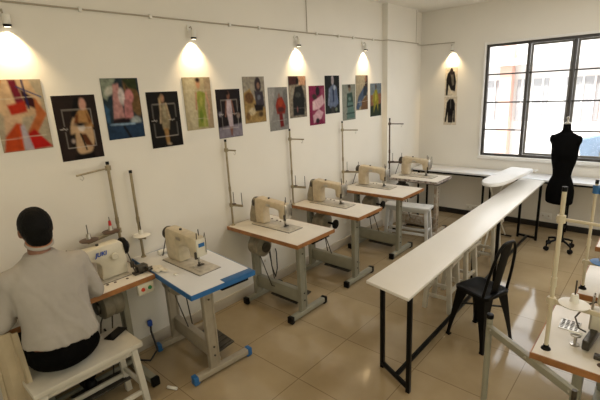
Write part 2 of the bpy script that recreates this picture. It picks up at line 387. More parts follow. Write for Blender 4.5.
# ------------------------------------------------------------ posters
def lin(c):
    c = np.array(c)/255.0
    return c**2.2*.62
def raster(ops, base, nu=40, nv=62):
    U, V = np.meshgrid(np.linspace(0, 1, nu), np.linspace(0, 1, nv)); img = np.zeros((nv, nu, 3)); img[:] = lin(base)
    rn = np.random.RandomState(len(ops)*7+int(sum(base)))
    for op in ops:
        k = op[0]; soft = .02
        if k == 'e':
            _, cx, cy, rx, ry, ang, c = op; a = math.radians(ang); X = (U-cx); Y = (V-cy)*1.55
            x = X*math.cos(a)+Y*math.sin(a); y = -X*math.sin(a)+Y*math.cos(a)
            d = (np.sqrt((x/rx)**2+(y/(ry*1.55))**2)-1)*min(rx, ry)
        elif k == 'p':
            _, P, c = op; P = np.array(P, float); n = len(P); d = np.full(U.shape, 9.); inside = np.zeros(U.shape, bool)
            for i in range(n):
                a, b = P[i], P[(i+1) % n]; ex, ey = b-a; wx, wy = U-a[0], V-a[1]
                tt = np.clip((wx*ex+wy*ey)/(ex*ex+ey*ey+1e-9), 0, 1)
                d = np.minimum(d, np.hypot(wx-tt*ex, wy-tt*ey))
                cond = (a[1] > V) != (b[1] > V)
                inside ^= cond & (U < (b[0]-a[0])*(V-a[1])/((b[1]-a[1]) if abs(b[1]-a[1]) > 1e-9 else 1e-9)+a[0])
            d = np.where(inside, -d, d)
        elif k == 'l':
            _, P, w, c = op; d = np.full(U.shape, 9.)
            for (a0, a1), (b0, b1) in zip(P[:-1], P[1:]):
                ex, ey = b0-a0, b1-a1; tt = np.clip(((U-a0)*ex+(V-a1)*ey)/(ex*ex+ey*ey+1e-9), 0, 1)
                d = np.minimum(d, np.hypot(U-a0-tt*ex, (V-a1-tt*ey)*1.3)-w)
            soft = .012
        elif k == 'n':
            _, amt, sz = op; r = rn.rand(int(1/sz*1.5)+2, int(1/sz)+2)
            yi = V*(r.shape[0]-1.01); xi = U*(r.shape[1]-1.01); y0 = yi.astype(int); x0 = xi.astype(int); fy = yi-y0; fx = xi-x0
            v = r[y0, x0]*(1-fx)*(1-fy)+r[y0, x0+1]*fx*(1-fy)+r[y0+1, x0]*(1-fx)*fy+r[y0+1, x0+1]*fx*fy
            img *= (1+amt*(v-.5)*2)[..., None]; continue
        al = np.clip(.5-d/(2*soft), 0, 1)[..., None]; img = img*(1-al)+lin(c)*al
    img *= (1+.16*(rn.rand(nv//2+1, nu//2+1).repeat(2, 0).repeat(2, 1)[:nv, :nu]-.5))[..., None]
    return np.clip(img, 0, 1)
def brackets(c=(225, 215, 205), x0=.17, x1=.84, y0=.22, y1=.80):
    return [('l', [(x0, .46), (x0, y0), (x1, y0), (x1, .46)], .004, c), ('l', [(x0, .56), (x0, y1), (x1, y1), (x1, .56)], .004, c),
            ('l', [(.08, .51), (.14, .51), (.15, .49), (.2, .52), (.24, .5)], .006, c), ('l', [(.62, .51), (.7, .50), (.72, .52), (.8, .5)], .005, c)]
SK = (176, 128, 98)
PO = [
 ((190, 176, 150), [('p', [(0,0),(.75,0),(.95,.35),(.8,.5),(.2,.55),(.05,.4)], (226,190,150)), ('p', [(0,0),(.25,0),(.12,.2),(0,.3)], (214,140,60)), ('p', [(.35,0),(.5,0),(.62,.4),(.45,.42)], (120,30,50)),
   ('p', [(.55,.12),(.85,.3),(.8,.42),(.6,.35)], (60,20,25)), ('p', [(.25,.35),(.6,.3),(.62,.45),(.3,.5)], (190,50,25)), ('p', [(.8,.25),(1,.5),(.7,.8),(.5,.78),(.78,.5)], (196,110,60)),
   ('p', [(.15,.5),(.5,.48),(.45,.7),(.1,.8)], (222,185,150)), ('p', [(.1,.78),(.35,.6),(.45,.62),(.4,1),(.02,1)], (212,80,30)), ('p', [(.5,.78),(.68,.7),(1,.98),(.6,1)], (196,30,20)), ('p', [(.42,.65),(.5,.62),(.6,1),(.42,1)], (190,180,190)),
   ('l', [(0,.27),(.85,.24)], .004, (240,225,200)), ('l', [(0,.82),(.9,.8)], .004, (240,225,200)), ('l', [(.5,.1),(.95,.25)], .012, (50,70,130)), ('l', [(.62,.0),(.66,.4)], .02, (40,40,90)), ('n', .18, .12)]),
 ((46, 34, 30), [('e', .56,.62,.27,.33,0,(216,180,140)), ('p', [(.45,.25),(.75,.2),(.85,.5),(.5,.5)], (196,146,90)), ('e', .67,.14,.09,.09,0,(226,170,150)), ('p', [(.5,.05),(.62,.03),(.58,.2),(.45,.35),(.38,.3)], (14,10,10)),
   ('p', [(.48,.3),(.55,.28),(.5,.45),(.4,.42)], (120,66,30)), ('p', [(.72,.25),(.82,.42),(.76,.45)], (120,66,30)), ('e', .56,.5,.08,.06,0,(238,225,215)), ('e', .55,.45,.14,.03,0,(20,14,12)), ('p', [(.5,.6),(.64,.6),(.78,.82),(.6,.78)], (100,54,24)),
   ('p', [(.25,.6),(.4,.58),(.36,.85),(.25,.8)], (22,16,14)), ('e', .32,.7,.04,.03,0,(200,180,170)), ('l', [(.52,.6),(.6,.85)], .02, (20,14,12)), ('p', [(.3,.93),(.75,.9),(.8,1),(.3,1)], (20,14,12)), ('n', .12, .1)]+brackets()),
 ((46, 60, 70), [('p', [(0,0),(.4,0),(.1,.35),(0,.3)], (150,160,140)), ('e', .2,.2,.14,.06,-40,(226,222,205)), ('e', .8,.3,.18,.35,-15,(120,92,56)), ('p', [(.55,0),(.95,0),(.95,.2),(.7,.15)], (60,70,40)), ('p', [(.62,.08),(.8,.3),(.7,.34)], (30,26,24)),
   ('p', [(.3,.1),(.45,.08),(.5,.65),(.2,.68)], (206,150,145)), ('e', .5,.3,.09,.14,0,(228,214,210)), ('e', .7,.3,.12,.12,0,(214,140,140)), ('p', [(.55,.35),(.75,.4),(.75,.68),(.5,.68)], (196,130,130)), ('p', [(.2,.66),(.62,.66),(.6,.76),(.15,.76)], (40,24,30)),
   ('e', .8,.72,.14,.08,0,(180,190,190)), ('p', [(0,.75),(1,.75),(1,1),(0,1)], (40,64,92)), ('l', [(.1,.75),(.75,.76)], .02, (150,180,205)), ('l', [(.45,.8),(.6,1)], .03, (22,26,40)), ('p', [(.0,.4),(.12,.5),(.1,.75),(0,.7)], (60,96,130)), ('n', .35, .07)]),
 ((24, 20, 18), [('e', .48,.12,.06,.07,0,(200,150,120)), ('p', [(.36,.12),(.46,.04),(.42,.3),(.36,.28)], (190,160,120)), ('p', [(.40,.22),(.58,.2),(.64,.52),(.6,.68),(.4,.68),(.36,.5)], (150,136,106)), ('l', [(.4,.24),(.34,.55)], .025, (196,170,136)), ('l', [(.58,.22),(.66,.5)], .025, (196,170,136)),
   ('p', [(.42,.66),(.56,.66),(.56,.95),(.46,.95)], (170,130,80)), ('e', .5,.35,.06,.12,0,(186,172,140)), ('e', .55,.95,.05,.02,0,(200,180,150)), ('n', .3, .06)]+brackets(x0=.14, x1=.86)),
 ((196, 182, 146), [('p', [(.1,.05),(.4,.02),(.42,.95),(.2,1),(.05,.5)], (212,200,166)), ('p', [(.75,0),(1,0),(1,1),(.8,1)], (180,160,130)), ('e', .54,.12,.075,.1,0,(200,150,115)), ('e', .54,.05,.08,.045,0,(50,34,26)), ('p', [(.42,.3),(.56,.25),(.78,.3),(.72,.55),(.78,.96),(.4,.96),(.46,.55)], (150,160,70)),
   ('l', [(.8,.3),(.88,.55),(.84,.8)], .03, (208,160,130)), ('l', [(.44,.3),(.4,.6)], .03, (200,150,120)), ('e', .6,.45,.06,.1,0,(180,180,90)), ('e', .56,.75,.07,.12,0,(116,140,50)), ('e', .66,.85,.05,.1,0,(190,190,110)), ('l', [(.0,.24),(1,.24)], .003, (226,215,190)), ('l', [(.2,.78),(.8,.8)], .003, (226,215,190)), ('n', .14, .07)]),
 ((34, 26, 30), [('p', [(0,.78),(1,.72),(1,1),(0,1)], (150,142,156)), ('e', .5,.13,.06,.08,0,(150,100,80)), ('e', .46,.08,.08,.04,0,(30,20,18)), ('p', [(.4,.22),(.6,.22),(.62,.45),(.62,.78),(.46,.78),(.38,.45)], (214,196,204)), ('l', [(.4,.24),(.33,.55)], .025, (150,100,80)), ('l', [(.62,.24),(.7,.52)], .025, (150,100,80)),
   ('p', [(.46,.78),(.6,.78),(.56,.96),(.5,.96)], (140,94,80)), ('e', .12,.5,.07,.05,0,(140,136,150)), ('e', .86,.55,.08,.06,0,(150,130,120)), ('e', .85,.3,.07,.1,0,(70,56,50)), ('n', .2, .08)]+brackets()),
 ((176, 166, 148), [('p', [(.0,.35),(.3,.25),(.5,.5),(1,.7),(1,1),(0,1)], (178,146,90)), ('e', .25,.45,.2,.12,30,(120,84,50)), ('e', .68,.18,.15,.17,0,(62,52,56)), ('e', .7,.2,.07,.07,0,(160,120,100)), ('p', [(.5,.3),(.9,.32),(.95,.65),(.55,.7)], (70,64,72)), ('e', .35,.75,.18,.08,-20,(220,200,160)),
   ('e', .75,.82,.12,.06,0,(90,70,46)), ('p', [(.45,.6),(.9,.62),(.85,.75),(.5,.75)], (36,26,24)), ('e', .7,.45,.08,.05,0,(130,130,140)), ('e', .15,.85,.1,.08,0,(140,104,60)), ('n', .3, .07)]),
 ((150, 148, 144), [('p', [(.0,.0),(.35,0),(.2,.6),(.0,.8)], (178,174,168)), ('p', [(.75,.1),(1,.0),(1,.9),(.8,.9)], (120,118,116)), ('e', .55,.2,.06,.06,0,(150,110,96)), ('p', [(.45,.25),(.7,.22),(.88,.45),(.82,.62),(.4,.62),(.34,.42)], (150,44,26)), ('e', .6,.35,.13,.1,0,(176,66,34)), ('e', .62,.52,.2,.06,0,(84,36,34)),
   ('p', [(.5,.6),(.68,.6),(.74,.92),(.54,.94)], (120,26,22)), ('l', [(.15,.78),(.9,.76)], .003, (200,195,190)), ('n', .15, .08)]),
 ((150, 140, 124), [('p', [(0,0),(.5,0),(.5,.2),(0,.22)], (66,34,34)), ('p', [(.55,0),(1,0),(1,.22),(.6,.22)], (196,150,120)), ('e', .5,.12,.08,.08,0,(14,12,14)), ('p', [(.35,.25),(.75,.22),(.9,.55),(.85,.95),(.2,.95),(.2,.55)], (30,32,32)), ('l', [(.75,.25),(.9,.5),(.95,.8)], .02, (80,76,70)), ('l', [(.2,.3),(.15,.5)], .04, (170,165,150)),
   ('l', [(.1,.76),(.95,.78)], .005, (110,100,96)), ('e', .5,.45,.15,.06,0,(70,72,66)), ('e', .45,.8,.03,.06,0,(150,96,90)), ('n', .45, .06)]),
 ((140, 34, 76), [('p', [(.75,.1),(1,0),(1,1),(.8,.9)], (160,70,100)), ('e', .55,.14,.13,.12,0,(34,26,30)), ('e', .35,.28,.16,.07,20,(60,44,40)), ('p', [(.2,.4),(.85,.24),(1,.45),(.6,.6),(.2,.62)], (232,188,196)), ('p', [(.2,.75),(.6,.6),(.9,.7),(.75,.85),(.25,.95)], (226,180,190)), ('e', .5,.9,.12,.07,0,(40,26,36)), ('e', .25,.68,.1,.05,0,(150,60,90)), ('e', .3,.5,.05,.1,0,(250,220,222)), ('n', .15, .08)]),
 ((30, 36, 36), [('e', .52,.12,.09,.13,0,(196,184,186)), ('p', [(.35,.3),(.55,.22),(.8,.3),(.9,.75),(.7,.84),(.3,.85),(.2,.7)], (110,122,150)), ('l', [(.3,.35),(.22,.75)], .05, (140,146,170)), ('l', [(.7,.3),(.84,.7)], .06, (96,110,142)), ('p', [(.5,.35),(.62,.35),(.62,.7),(.5,.7)], (50,62,90)), ('e', .65,.32,.08,.06,0,(180,190,204)), ('e', .75,.9,.08,.05,0,(120,130,110)), ('p', [(.4,.82),(.6,.82),(.6,1),(.4,1)], (60,60,60)), ('n', .3, .07)]),
 ((150, 154, 142), [('e', .55,.1,.1,.1,0,(140,116,96)), ('e', .52,.05,.1,.05,0,(50,40,34)), ('p', [(.35,.25),(.75,.22),(.85,.6),(.3,.62)], (56,84,76)), ('p', [(.4,.5),(.8,.5),(.95,.95),(.3,.98)], (100,130,122)), ('l', [(.35,.62),(.8,.6)], .03, (50,70,66)), ('l', [(.3,.82),(.9,.8)], .03, (66,90,84)), ('e', .55,.4,.1,.05,0,(120,150,140)), ('n', .15, .08)]),
 ((176, 164, 138), [('p', [(.8,0),(1,0),(1,.5),(.7,.45)], (70,54,50)), ('e', .82,.1,.07,.09,0,(150,110,90)), ('p', [(.2,.6),(.7,.3),(.8,.55),(.5,.75),(.2,1),(.0,.95)], (74,92,120)), ('p', [(.65,.3),(.95,.35),(.9,.6),(.6,.6)], (46,56,70)), ('p', [(.45,.75),(1,.55),(1,1),(.4,1)], (124,90,60)), ('e', .35,.8,.12,.1,-30,(106,122,146)), ('l', [(.05,.78),(.95,.74)], .004, (215,205,180)), ('l', [(.05,.25),(.95,.22)], .004, (215,205,180)), ('n', .15, .08)]),
 ((126, 138, 148), [('p', [(0,.35),(1,.3),(1,.65),(0,.7)], (150,104,80)), ('p', [(0,.68),(1,.62),(1,1),(0,1)], (44,56,40)), ('e', .5,.1,.07,.08,0,(96,80,60)), ('p', [(.38,.2),(.62,.18),(.75,.5),(.7,.85),(.55,.6),(.3,.88),(.28,.5)], (150,144,40)), ('e', .5,.4,.09,.16,0,(176,170,60)), ('l', [(.3,.3),(.2,.55)], .03, (160,150,50)), ('n', .2, .07)]),
]
PL = ['orange and cream close-up fashion poster at far left, above the seated man', 'dark fashion poster of a woman in a tan dress with white corner lines', 'fashion poster of pink figures over blue water tones',
 'black fashion poster of a walking figure in beige with white corner lines', 'pale poster of a model in a yellow-green dress under the second spotlight', 'dark poster of a model walking in a white dress', 'poster of a dark hooded figure against golden fabric',
 'grey poster of a figure in a red puffed coat', 'poster of a shaggy black coat under the third spotlight', 'magenta poster of a figure in pale pink clothes', 'dark poster of a figure in a blue-grey coat',
 'pale grey-green poster of a figure in a green layered dress', 'beige poster of a seated figure in blue jeans', 'poster of a yellow outfit against sky, nearest the pillar']
PY = [.66, .975, 1.305, 1.63, 1.96, 2.28, 2.60, 2.92, 3.22, 3.54, 3.83, 4.165, 4.455, 4.79]
def poster(img, origin, ex, w, h, depth_dir, label, group, name='fashion_poster'):
    nv, nu, _ = img.shape; me = bpy.data.meshes.new(name); ex = Vector(ex); n = Vector(depth_dir)
    vs = [tuple(ex*(w*i/(nu-1)) + Vector((0, 0, -h*j/(nv-1))) + n*.004) for j in range(nv) for i in range(nu)]
    fs = [(j*nu+i, j*nu+i+1, (j+1)*nu+i+1, (j+1)*nu+i) for j in range(nv-1) for i in range(nu-1)]
    k = len(vs); back = [(0, 0), (w, 0), (w, -h), (0, -h)]
    vs += [tuple(ex*a+Vector((0, 0, b))) for a, b in back]
    top = list(range(nu)); rgt = [j*nu+nu-1 for j in range(nv)]; bot = [(nv-1)*nu+i for i in range(nu-1, -1, -1)]; lft = [j*nu for j in range(nv-1, -1, -1)]
    fs += [tuple(top[::-1])+(k, k+1), tuple(rgt[::-1])+(k+1, k+2), tuple(bot[::-1])+(k+2, k+3), tuple(lft[::-1])+(k+3, k), (k, k+3, k+2, k+1)]
    me.from_pydata(vs, [], fs); me.update()
    a = me.color_attributes.new('Col', 'FLOAT_COLOR', 'POINT')
    cols = np.ones((len(vs), 4), dtype=np.float32); cols[:k, :3] = img.reshape(-1, 3); cols[k:, :3] = .6
    a.data.foreach_set('color', cols.ravel()); me.materials.append(M['print'])
    o = bpy.data.objects.new(name, me); COL.objects.link(o); o.location = origin
    return tag(o, label, 'poster', group)
for i in range(14):
    zt = 2.15 if i % 2 == 0 else 2.045
    poster(raster(PO[i][1], PO[i][0]), (XL+.001, PY[i], zt), (0, 1, 0), .275, .428, (1, 0, 0), PL[i], 'fashion posters in a staggered row on the left wall')
BW1 = [('p', [(.2,.2),(.4,.1),(.75,.15),(.9,.5),(.85,.85),(.5,.8),(.3,.6),(.25,.98),(.1,.98),(.1,.4)], (34,30,30)), ('e', .5,.15,.14,.14,0,(60,50,48)), ('p', [(.45,.25),(.65,.25),(.75,.6),(.6,.65)], (120,112,100)), ('n', .25, .08)]
BW2 = [('p', [(.2,.2),(.4,.08),(.7,.08),(.85,.25),(.9,.9),(.75,.9),(.75,.5),(.7,.92),(.35,.92),(.3,.55),(.2,.9),(.08,.9)], (34,30,30)), ('l', [(.5,.1),(.52,.4)], .03, (110,104,96)), ('e', .55,.78,.18,.12,0,(64,58,54)), ('n', .25, .08)]
poster(raster(BW1, (255, 240, 214)), (-2.60, YB-.001, 2.22), (1, 0, 0), .185, .405, (0, -1, 0), 'black-and-white jacket print on the back wall, upper of the two', 'black-and-white prints on the back wall')
poster(raster(BW2, (255, 240, 214)), (-2.60, YB-.001, 1.805), (1, 0, 0), .195, .42, (0, -1, 0), 'black-and-white long jacket print on the back wall, lower of the two', 'black-and-white prints on the back wall')

# ------------------------------------------------------------ furniture builders
def sewing_table(cx, cy, rot, label, L=.90, D=.50, top='lam', edge='woodedge', leg='greymetal', cap='black', H=.80, knee=True, motor=True, lx=(-.325, .27), group='sewing tables along the left wall', mx=-.205, cov=0.0):
    """local: wall end -x, front end +x, operator side +y"""
    t = thing('sewing_table', label, 'table', (cx, cy, 0), rot, group)
    e = .006; th = .034
    MB().box((0, 0, H-th/2), (L-2*e, D-2*e, th)).build('tabletop', top, t, bevel=.002)
    mb = MB()
    for sx in (-1, 1): mb.box((sx*(L/2-e/2+.0005), 0, H-th/2-.001), (e, D, th-.001))
    for sy in (-1, 1): mb.box((0, sy*(D/2-e/2+.0005), H-th/2-.001), (L-2*e, e, th-.001))
    mb.build('edge_band', edge, t)
    cyo = -.03; fo = .04
    for x in lx:
        mb = MB()   # folded channel column
        mb.box((x, cyo, .06+(H-th-.06)/2), (.035, .085, H-th-.06)).box((x+.018, cyo-.034, .40), (.012, .014, .62)).box((x+.018, cyo+.034, .40), (.012, .014, .62))
        lg = mb.build('leg', leg, t, bevel=.003)
        mb = MB()
        for z in (.17, .24, .62, .68): mb.lathe([(0, 0), (.007, 0), (.007, .006), (0, .006)], (x+.024, cyo, z), 8, axis='x')
        mb.build('bolt', 'gunmetal', lg)
        ft = MB().box((x, fo, .045), (.05, .46, .045)).build('foot', leg, t, bevel=.006)
        for sy in (-1, 1):
            mb = MB().box((x, fo+sy*.235, .040), (.056, .035, .062)).cyl((x-.02, fo+sy*.225, .022), (x+.02, fo+sy*.225, .022), .022, n=16)
            mb.build('end_cap', cap, ft, bevel=.004)
    MB().box((sum(lx)/2, cyo-.005, .195), (lx[1]-lx[0]-.03, .022, .12)).box((sum(lx)/2, cyo+.012, .252), (lx[1]-lx[0]-.03, .05, .008)).build('crossbeam', leg, t, bevel=.003)
    mb = MB().box((.0, .10, .10), (.34, .22, .012), Matrix.Rotation(math.radians(9), 3, 'X'))
    for k in range(6): mb.box((-.14+k*.056, .10, .109), (.012, .2, .006), Matrix.Rotation(math.radians(9), 3, 'X'))
    pd = mb.build('pedal', 'gunmetal', t, bevel=.002)
    MB().cyl((-.12, .03, .10), (-.20, .02, .62), .005).build('pedal_rod', 'gunmetal', pd)
    MB().bar((lx[0], .02, .11), (lx[1], .02, .11), .02, .02).build('pedal_bar', leg, t)
    MB().box((.1, -.03, H-th-.022), (.44, .16, .035)).build('oil_pan', 'gunmetal', t, bevel=.004)
    MB().box((L/2-.11, .10, H-th-.02), (.16, .22, .03)).build('drawer', 'black', t, bevel=.004)
    if motor:
        c = Vector((mx, -.075 if cov == 0 and rot == 0 else -.03, H-.195)); mb = MB()
        mb.lathe([(.0, -.08), (.06, -.08), (.090, -.065), (.094, -.02), (.086, 0), (.094, .02), (.094, .065), (.066, .085), (.0, .085)], c, 24, axis='x')
        mb.box(c+Vector((-.0, 0, .105)), (.10, .04, .08))
        mo = mb.build('motor', 'motorgrey' if leg != 'rustmetal' else 'gunmetal', t)
        MB().lathe([(0, .086), (.012, .086), (.012, .086+cov), (.050, .086+cov), (.050, .10+cov), (.02, .104+cov), (0, .104+cov)], c, 20, axis='x').build('motor_cover', 'black' if cov else 'gunmetal', mo)
        MB().lathe([(0, -.105), (.035, -.105), (.028, -.095), (.035, -.083), (0, -.083)], c, 18, axis='x').build('pulley', 'black', mo)
        MB().tube([c+Vector((.03, -.04, -.06)), c+Vector((.07, -.04, -.14)), c+Vector((.13, 0, -.38)), (-.05, .04, .16)], .005, 6).build('linkage', 'gunmetal', mo)
    if knee:
        mb = MB().tube([(.12, .05, H-th-.03), (.16, .15, H-th-.05), (.20, .20, H-.11)], .006, 8); mb.build('knee_lever', 'gunmetal', t)
        MB().lathe([(0, -.006), (.045, -.006), (.05, 0), (.045, .008), (0, .008)], (.20, .215, H-.13), 20, axis='y', sx=1.25).build('knee_pad', 'black', t)
    return t
def machine(x, y, rot, label, body='creamworn', cover=True, H=.80, logo=None, group='sewing machines on the left wall tables'):
    """local: handwheel at -x, needle head at +x, operator at +y"""
    t = thing('sewing_machine', label, 'sewing machine', (x, y, H), rot, group)
    MB().box((.06, 0, .004), (.48, .175, .008)).box((.22, 0, .0095), (.10, .11, .003)).build('bed_plate', 'plate', t, bevel=.003)
    MB().box((.06, 0, .0012), (.488, .183, .0024)).build('bed_gasket', 'gunmetal', t)
    MB().box((.165, .0, .0115), (.045, .075, .002)).build('needle_plate', 'steel', t)
    # one continuous casting: column + arm + head, profile in xz swept in y
    prof = [(-.172, .008), (-.055, .008), (-.062, .05), (-.065, .13), (-.055, .165), (-.03, .180), (.09, .178), (.135, .168), (.140, .11), (.147, .09), (.202, .09), (.212, .12), (.214, .20), (.202, .234), (.10, .240), (-.06, .250), (-.14, .256), (-.165, .240), (-.175, .12)]
    if body != 'creamworn':
        prof = [(-.185, .008), (.0, .008), (-.004, .05), (-.008, .11), (.005, .14), (.04, .155), (.09, .155), (.125, .145), (.133, .10), (.142, .085), (.205, .085), (.215, .12), (.218, .20), (.205, .238), (.10, .243), (-.06, .252), (-.15, .255), (-.178, .235), (-.19, .12)]
    F = Matrix(((1,0,0,0), (0,0,1,-.048), (0,1,0,0), (0,0,0,1)))
    MB().prism(prof, .096, F).build('arm', body, t, bevel=.016)
    MB().box((.222, 0, .165), (.010, .085, .13)).build('face_plate', 'steel' if body == 'creamworn' else 'creamnew', t, bevel=.004)
    mb = MB().cyl((.165, 0, .012), (.165, 0, .10), .004, n=8).cyl((.180, 0, .03), (.180, 0, .10), .005, n=8).box((.165, 0, .075), (.014, .014, .02))
    mb.build('needle_bar', 'steel', t)
    mb = MB().box((.172, .012, .018), (.028, .045, .006)).box((.178, 0, .03), (.012, .014, .03)); mb.build('presser_foot', 'gunmetal', t, bevel=.001)
    MB().box((.215, -.045, .115), (.014, .02, .05)).build('presser_lever', 'gunmetal', t)
    # handwheel and belt cover
    MB().lathe([(0, -.05), (.026, -.05), (.034, -.042), (.050, -.035), (.053, -.022), (.050, -.010), (.030, -.004), (0, -.002)] if body != 'creamnew' else [(0, -.055), (.030, -.055), (.040, -.045), (.060, -.035), (.063, -.022), (.060, -.010), (.035, -.004), (0, -.004)], (-.172, 0, .195), 26, axis='x').build('handwheel', 'black' if body == 'creamnew' else 'gunmetal', t)
    if cover:
        MB().prism([(-.262, .002), (-.178, .002), (-.172, .235), (-.190, .245), (-.212, .215), (-.258, .075)], .085, Matrix(((1,0,0,0), (0,0,1,-.042), (0,1,0,0), (0,0,0,1)))).build('belt_cover', 'covergrey', t, bevel=.008)
    else:
        MB().cyl((-.262, -.04, .0), (-.205, -.01, .20), .004, n=8).build('belt_rod', 'gunmetal', t)
    # tension dials, guides, pins
    mb = MB().lathe([(0, 0), (.014, 0), (.017, .006), (.010, .010), (.012, .022), (0, .022)], (.13, .056, .135), 16, axis='y'); mb.build('tension_dial', 'steel', t)
    MB().lathe([(0, 0), (.026, 0), (.026, .010), (.020, .016), (0, .016)], (-.10, .056, .16), 20, axis='y').build('stitch_dial', 'steel' if body != 'creamnew' else 'creamnew', t)
    mb = MB().cyl((.175, .02, .23), (.175, .02, .285), .0035, n=8).cyl((.205, -.02, .23), (.21, -.02, .275), .0035, n=8).tube([(.215, .03, .22), (.235, .03, .27), (.24, .03, .20), (.232, .03, .12)], .0025, 6)
    mb.build('thread_guide', 'gunmetal', t)
    MB().cyl((-.02, 0, .25), (-.02, 0, .262), .010, n=12).build('oil_window', 'gunmetal', t)
    mb = MB().box((-.215, .115, .008), (.06, .05, .015)).cyl((-.235, .12, .01), (-.235, .12, .05), .005, n=8).lathe([(0, 0), (.016, 0), (.016, .01), (0, .01)], (-.235, .12, .028), 14).cyl((-.20, .12, .02), (-.20, .09, .05), .005, n=8)
    if body == 'creamnew': mb.box((-.25, .11, .03), (.07, .06, .05)).cyl((-.27, .15, .03), (-.27, .19, .035), .012).cyl((-.20, .085, .05), (-.20, .085, .09), .014).box((-.30, .13, .015), (.05, .02, .02))
    mb.build('bobbin_winder', 'gunmetal', t, bevel=.001)
    for px, py in ((-.05, .12), (.0, .115), (-.13, .13)): MB().lathe([(0, 0), (.010, 0), (.008, .004), (0, .004)], (px, py-.0, .0005), 12).build('screw_cap', 'brown', t)
    MB().box((.02, -.0565, .205), (.05, .003, .022)).build('name_plate', 'steel', t)
    if body == 'cream': MB().box((.2275, 0, .185), (.002, .05, .028)).build('maker_badge', 'blue', t)
    if logo:
        cu = bpy.data.curves.new('lettering', 'FONT'); cu.body = logo; cu.size = .040; cu.extrude = .0008; cu.align_x = 'CENTER'; cu.offset = .0012; cu.shear = .2
        tmp = bpy.data.objects.new('tmp', cu); COL.objects.link(tmp)
        me = bpy.data.meshes.new_from_object(tmp.evaluated_get(bpy.context.evaluated_depsgraph_get())); bpy.data.objects.remove(tmp)
        me.materials.clear(); me.materials.append(M['printblue']); me.name = 'logo_lettering'
        lo = bpy.data.objects.new('logo_lettering', me); COL.objects.link(lo); lo.parent = t; lo.location = (-.015, .0565, .190); lo.rotation_euler = (PI/2, 0, PI)
    return t
def thread_stand(x, y, label, dr=1.0, z0=.80, z1=1.60, arm_top=.20, a_top=20, z_top=1.515, arm_low=.15, a_low=15, z_low=1.0, disc=None, pins=2, pm='pole', r=.0095, group='thread stands beside the left wall'):
    t = thing('thread_stand', label, 'thread stand', (x, y, z0), 0, group); h = z1-z0
    MB().lathe([(0, 0), (.021, 0), (.019, .006), (.013, .010), (.011, .022), (0, .022)], (0, 0, 0), 18).build('base_flange', 'black' if pm == 'polecream' else pm, t)
    MB().cyl((0, 0, .005), (0, 0, h), r, n=14).build('pole', pm, t)
    MB().cyl((0, 0, h), (0, 0, h+.02), r*1.15, n=14).build('pole_cap', 'black', t)
    MB().cyl((0, 0, h*.42), (0, 0, h*.42+.045), r*1.3, n=14).build('joint_collar', pm, t)
    if arm_top:
        a = math.radians(a_top); d = Vector((math.cos(a), math.sin(a), 0)); z = z_top-z0
        g = MB().bar(d*-.02+Vector((0, 0, z)), d*arm_top+Vector((0, 0, z-.005)), .008, .013).build('guide_arm', pm, t, bevel=.002)
        MB().lathe([(r, -.018), (r*1.9, -.016), (r*1.9, .016), (r, .018)], (0, 0, z), 14).build('clamp', pm, t)
        MB().tube([d*arm_top*.85+Vector((0, 0, z-.01)), d*arm_top*.85+Vector((.0, .012, z-.03)), d*arm_top*.85+Vector((0, 0, z-.045)), d*arm_top*.85+Vector((0, -.012, z-.03))], .0025, 6).build('thread_eye', 'steel', g)
    a = math.radians(a_low); d = Vector((math.cos(a), math.sin(a), 0)); z = z_low-z0
    la = MB().bar(d*-.02+Vector((0, 0, z)), d*arm_low+Vector((0, 0, z)), .010, .022).build('spool_arm', pm, t, bevel=.002)
    MB().lathe([(r, -.018), (r*1.9, -.016), (r*1.9, .016), (r, .018)], (0, 0, z), 14).build('clamp', pm, t)
    for k in range(pins):
        p = d*(arm_low*(.25+.70*k/(max(1, pins-1))))+Vector((0, 0, z+.01))
        MB().cyl(p, p+Vector((0, 0, .115)), .0032, n=8).build('spool_pin', 'gunmetal', t)
        if disc:
            dm, cone = disc[k] if isinstance(disc, list) else (disc, None)
            MB().lathe([(0, .002), (.068*dr, .0), (.073*dr, .006), (.05*dr, .012), (.022*dr, .016), (.0, .016)], p, 28).build('spool_disc', dm, t)
            MB().lathe([(0, .016), (.018, .016), (.013, .05), (0, .05)], p, 18).build('spool_holder', 'steel' if dm != 'whiteplastic' else 'whiteplastic', t)
            if cone: MB().lathe([(0, .035), (.0125, .035), (.008, .085), (0, .085)], p, 16).build('thread_cone', cone, t)
        elif k == 0 and pins == 2:
            MB().lathe([(0, 0), (.020, 0), (.020, .006), (0, .006)], p, 14).build('spool_disc', 'brown', t)
    return t

# ------------------------------------------------------------ left row of sewing stations
sewing_table(-2.785, .83, -PI/2, 'sewing table with orange wood edge in front of the seated man', D=.415, lx=(-.30, .27))
sewing_table(-2.525, 1.532, math.radians(-5), 'sewing table with bright blue edge and blue feet, second from left', L=.94, D=.50, top='lam2', edge='blue', cap='blue', leg='beigemetal', knee=False, lx=(-.33, .255))
sewing_table(-2.545, 2.51, 0, 'orange-edged sewing table just right of the blue-edged one', L=.89, D=.50)
sewing_table(-2.545, 3.36, 0, 'orange-edged sewing table, middle one of the left wall row', L=.89, D=.44, knee=False, mx=-.16, cov=.09)
sewing_table(-2.535, 4.27, 0, 'orange-edged sewing table just in front of the white bench', L=.88, D=.53, knee=False, mx=-.12, cov=.08)
sewing_table(-2.445, 5.12, 0, 'sewing table with worn dark flaking edge beside the pillar', L=.72, D=.46, edge='darkedge', leg='rustmetal', knee=False, lx=(-.25, .27))
machine(-2.80, .995, -PI/2, 'cream sewing machine with blue lettering, in front of the seated man', 'creamnew', cover=False, logo='JUKI')
machine(-2.58, 1.54, 0, 'cream sewing machine on the blue-edged table', 'cream', cover=False)
machine(-2.66, 2.53, 0, 'worn cream sewing machine on the table right of the blue-edged one')
machine(-2.68, 3.41, 0, 'worn cream sewing machine on the middle table of the left row')
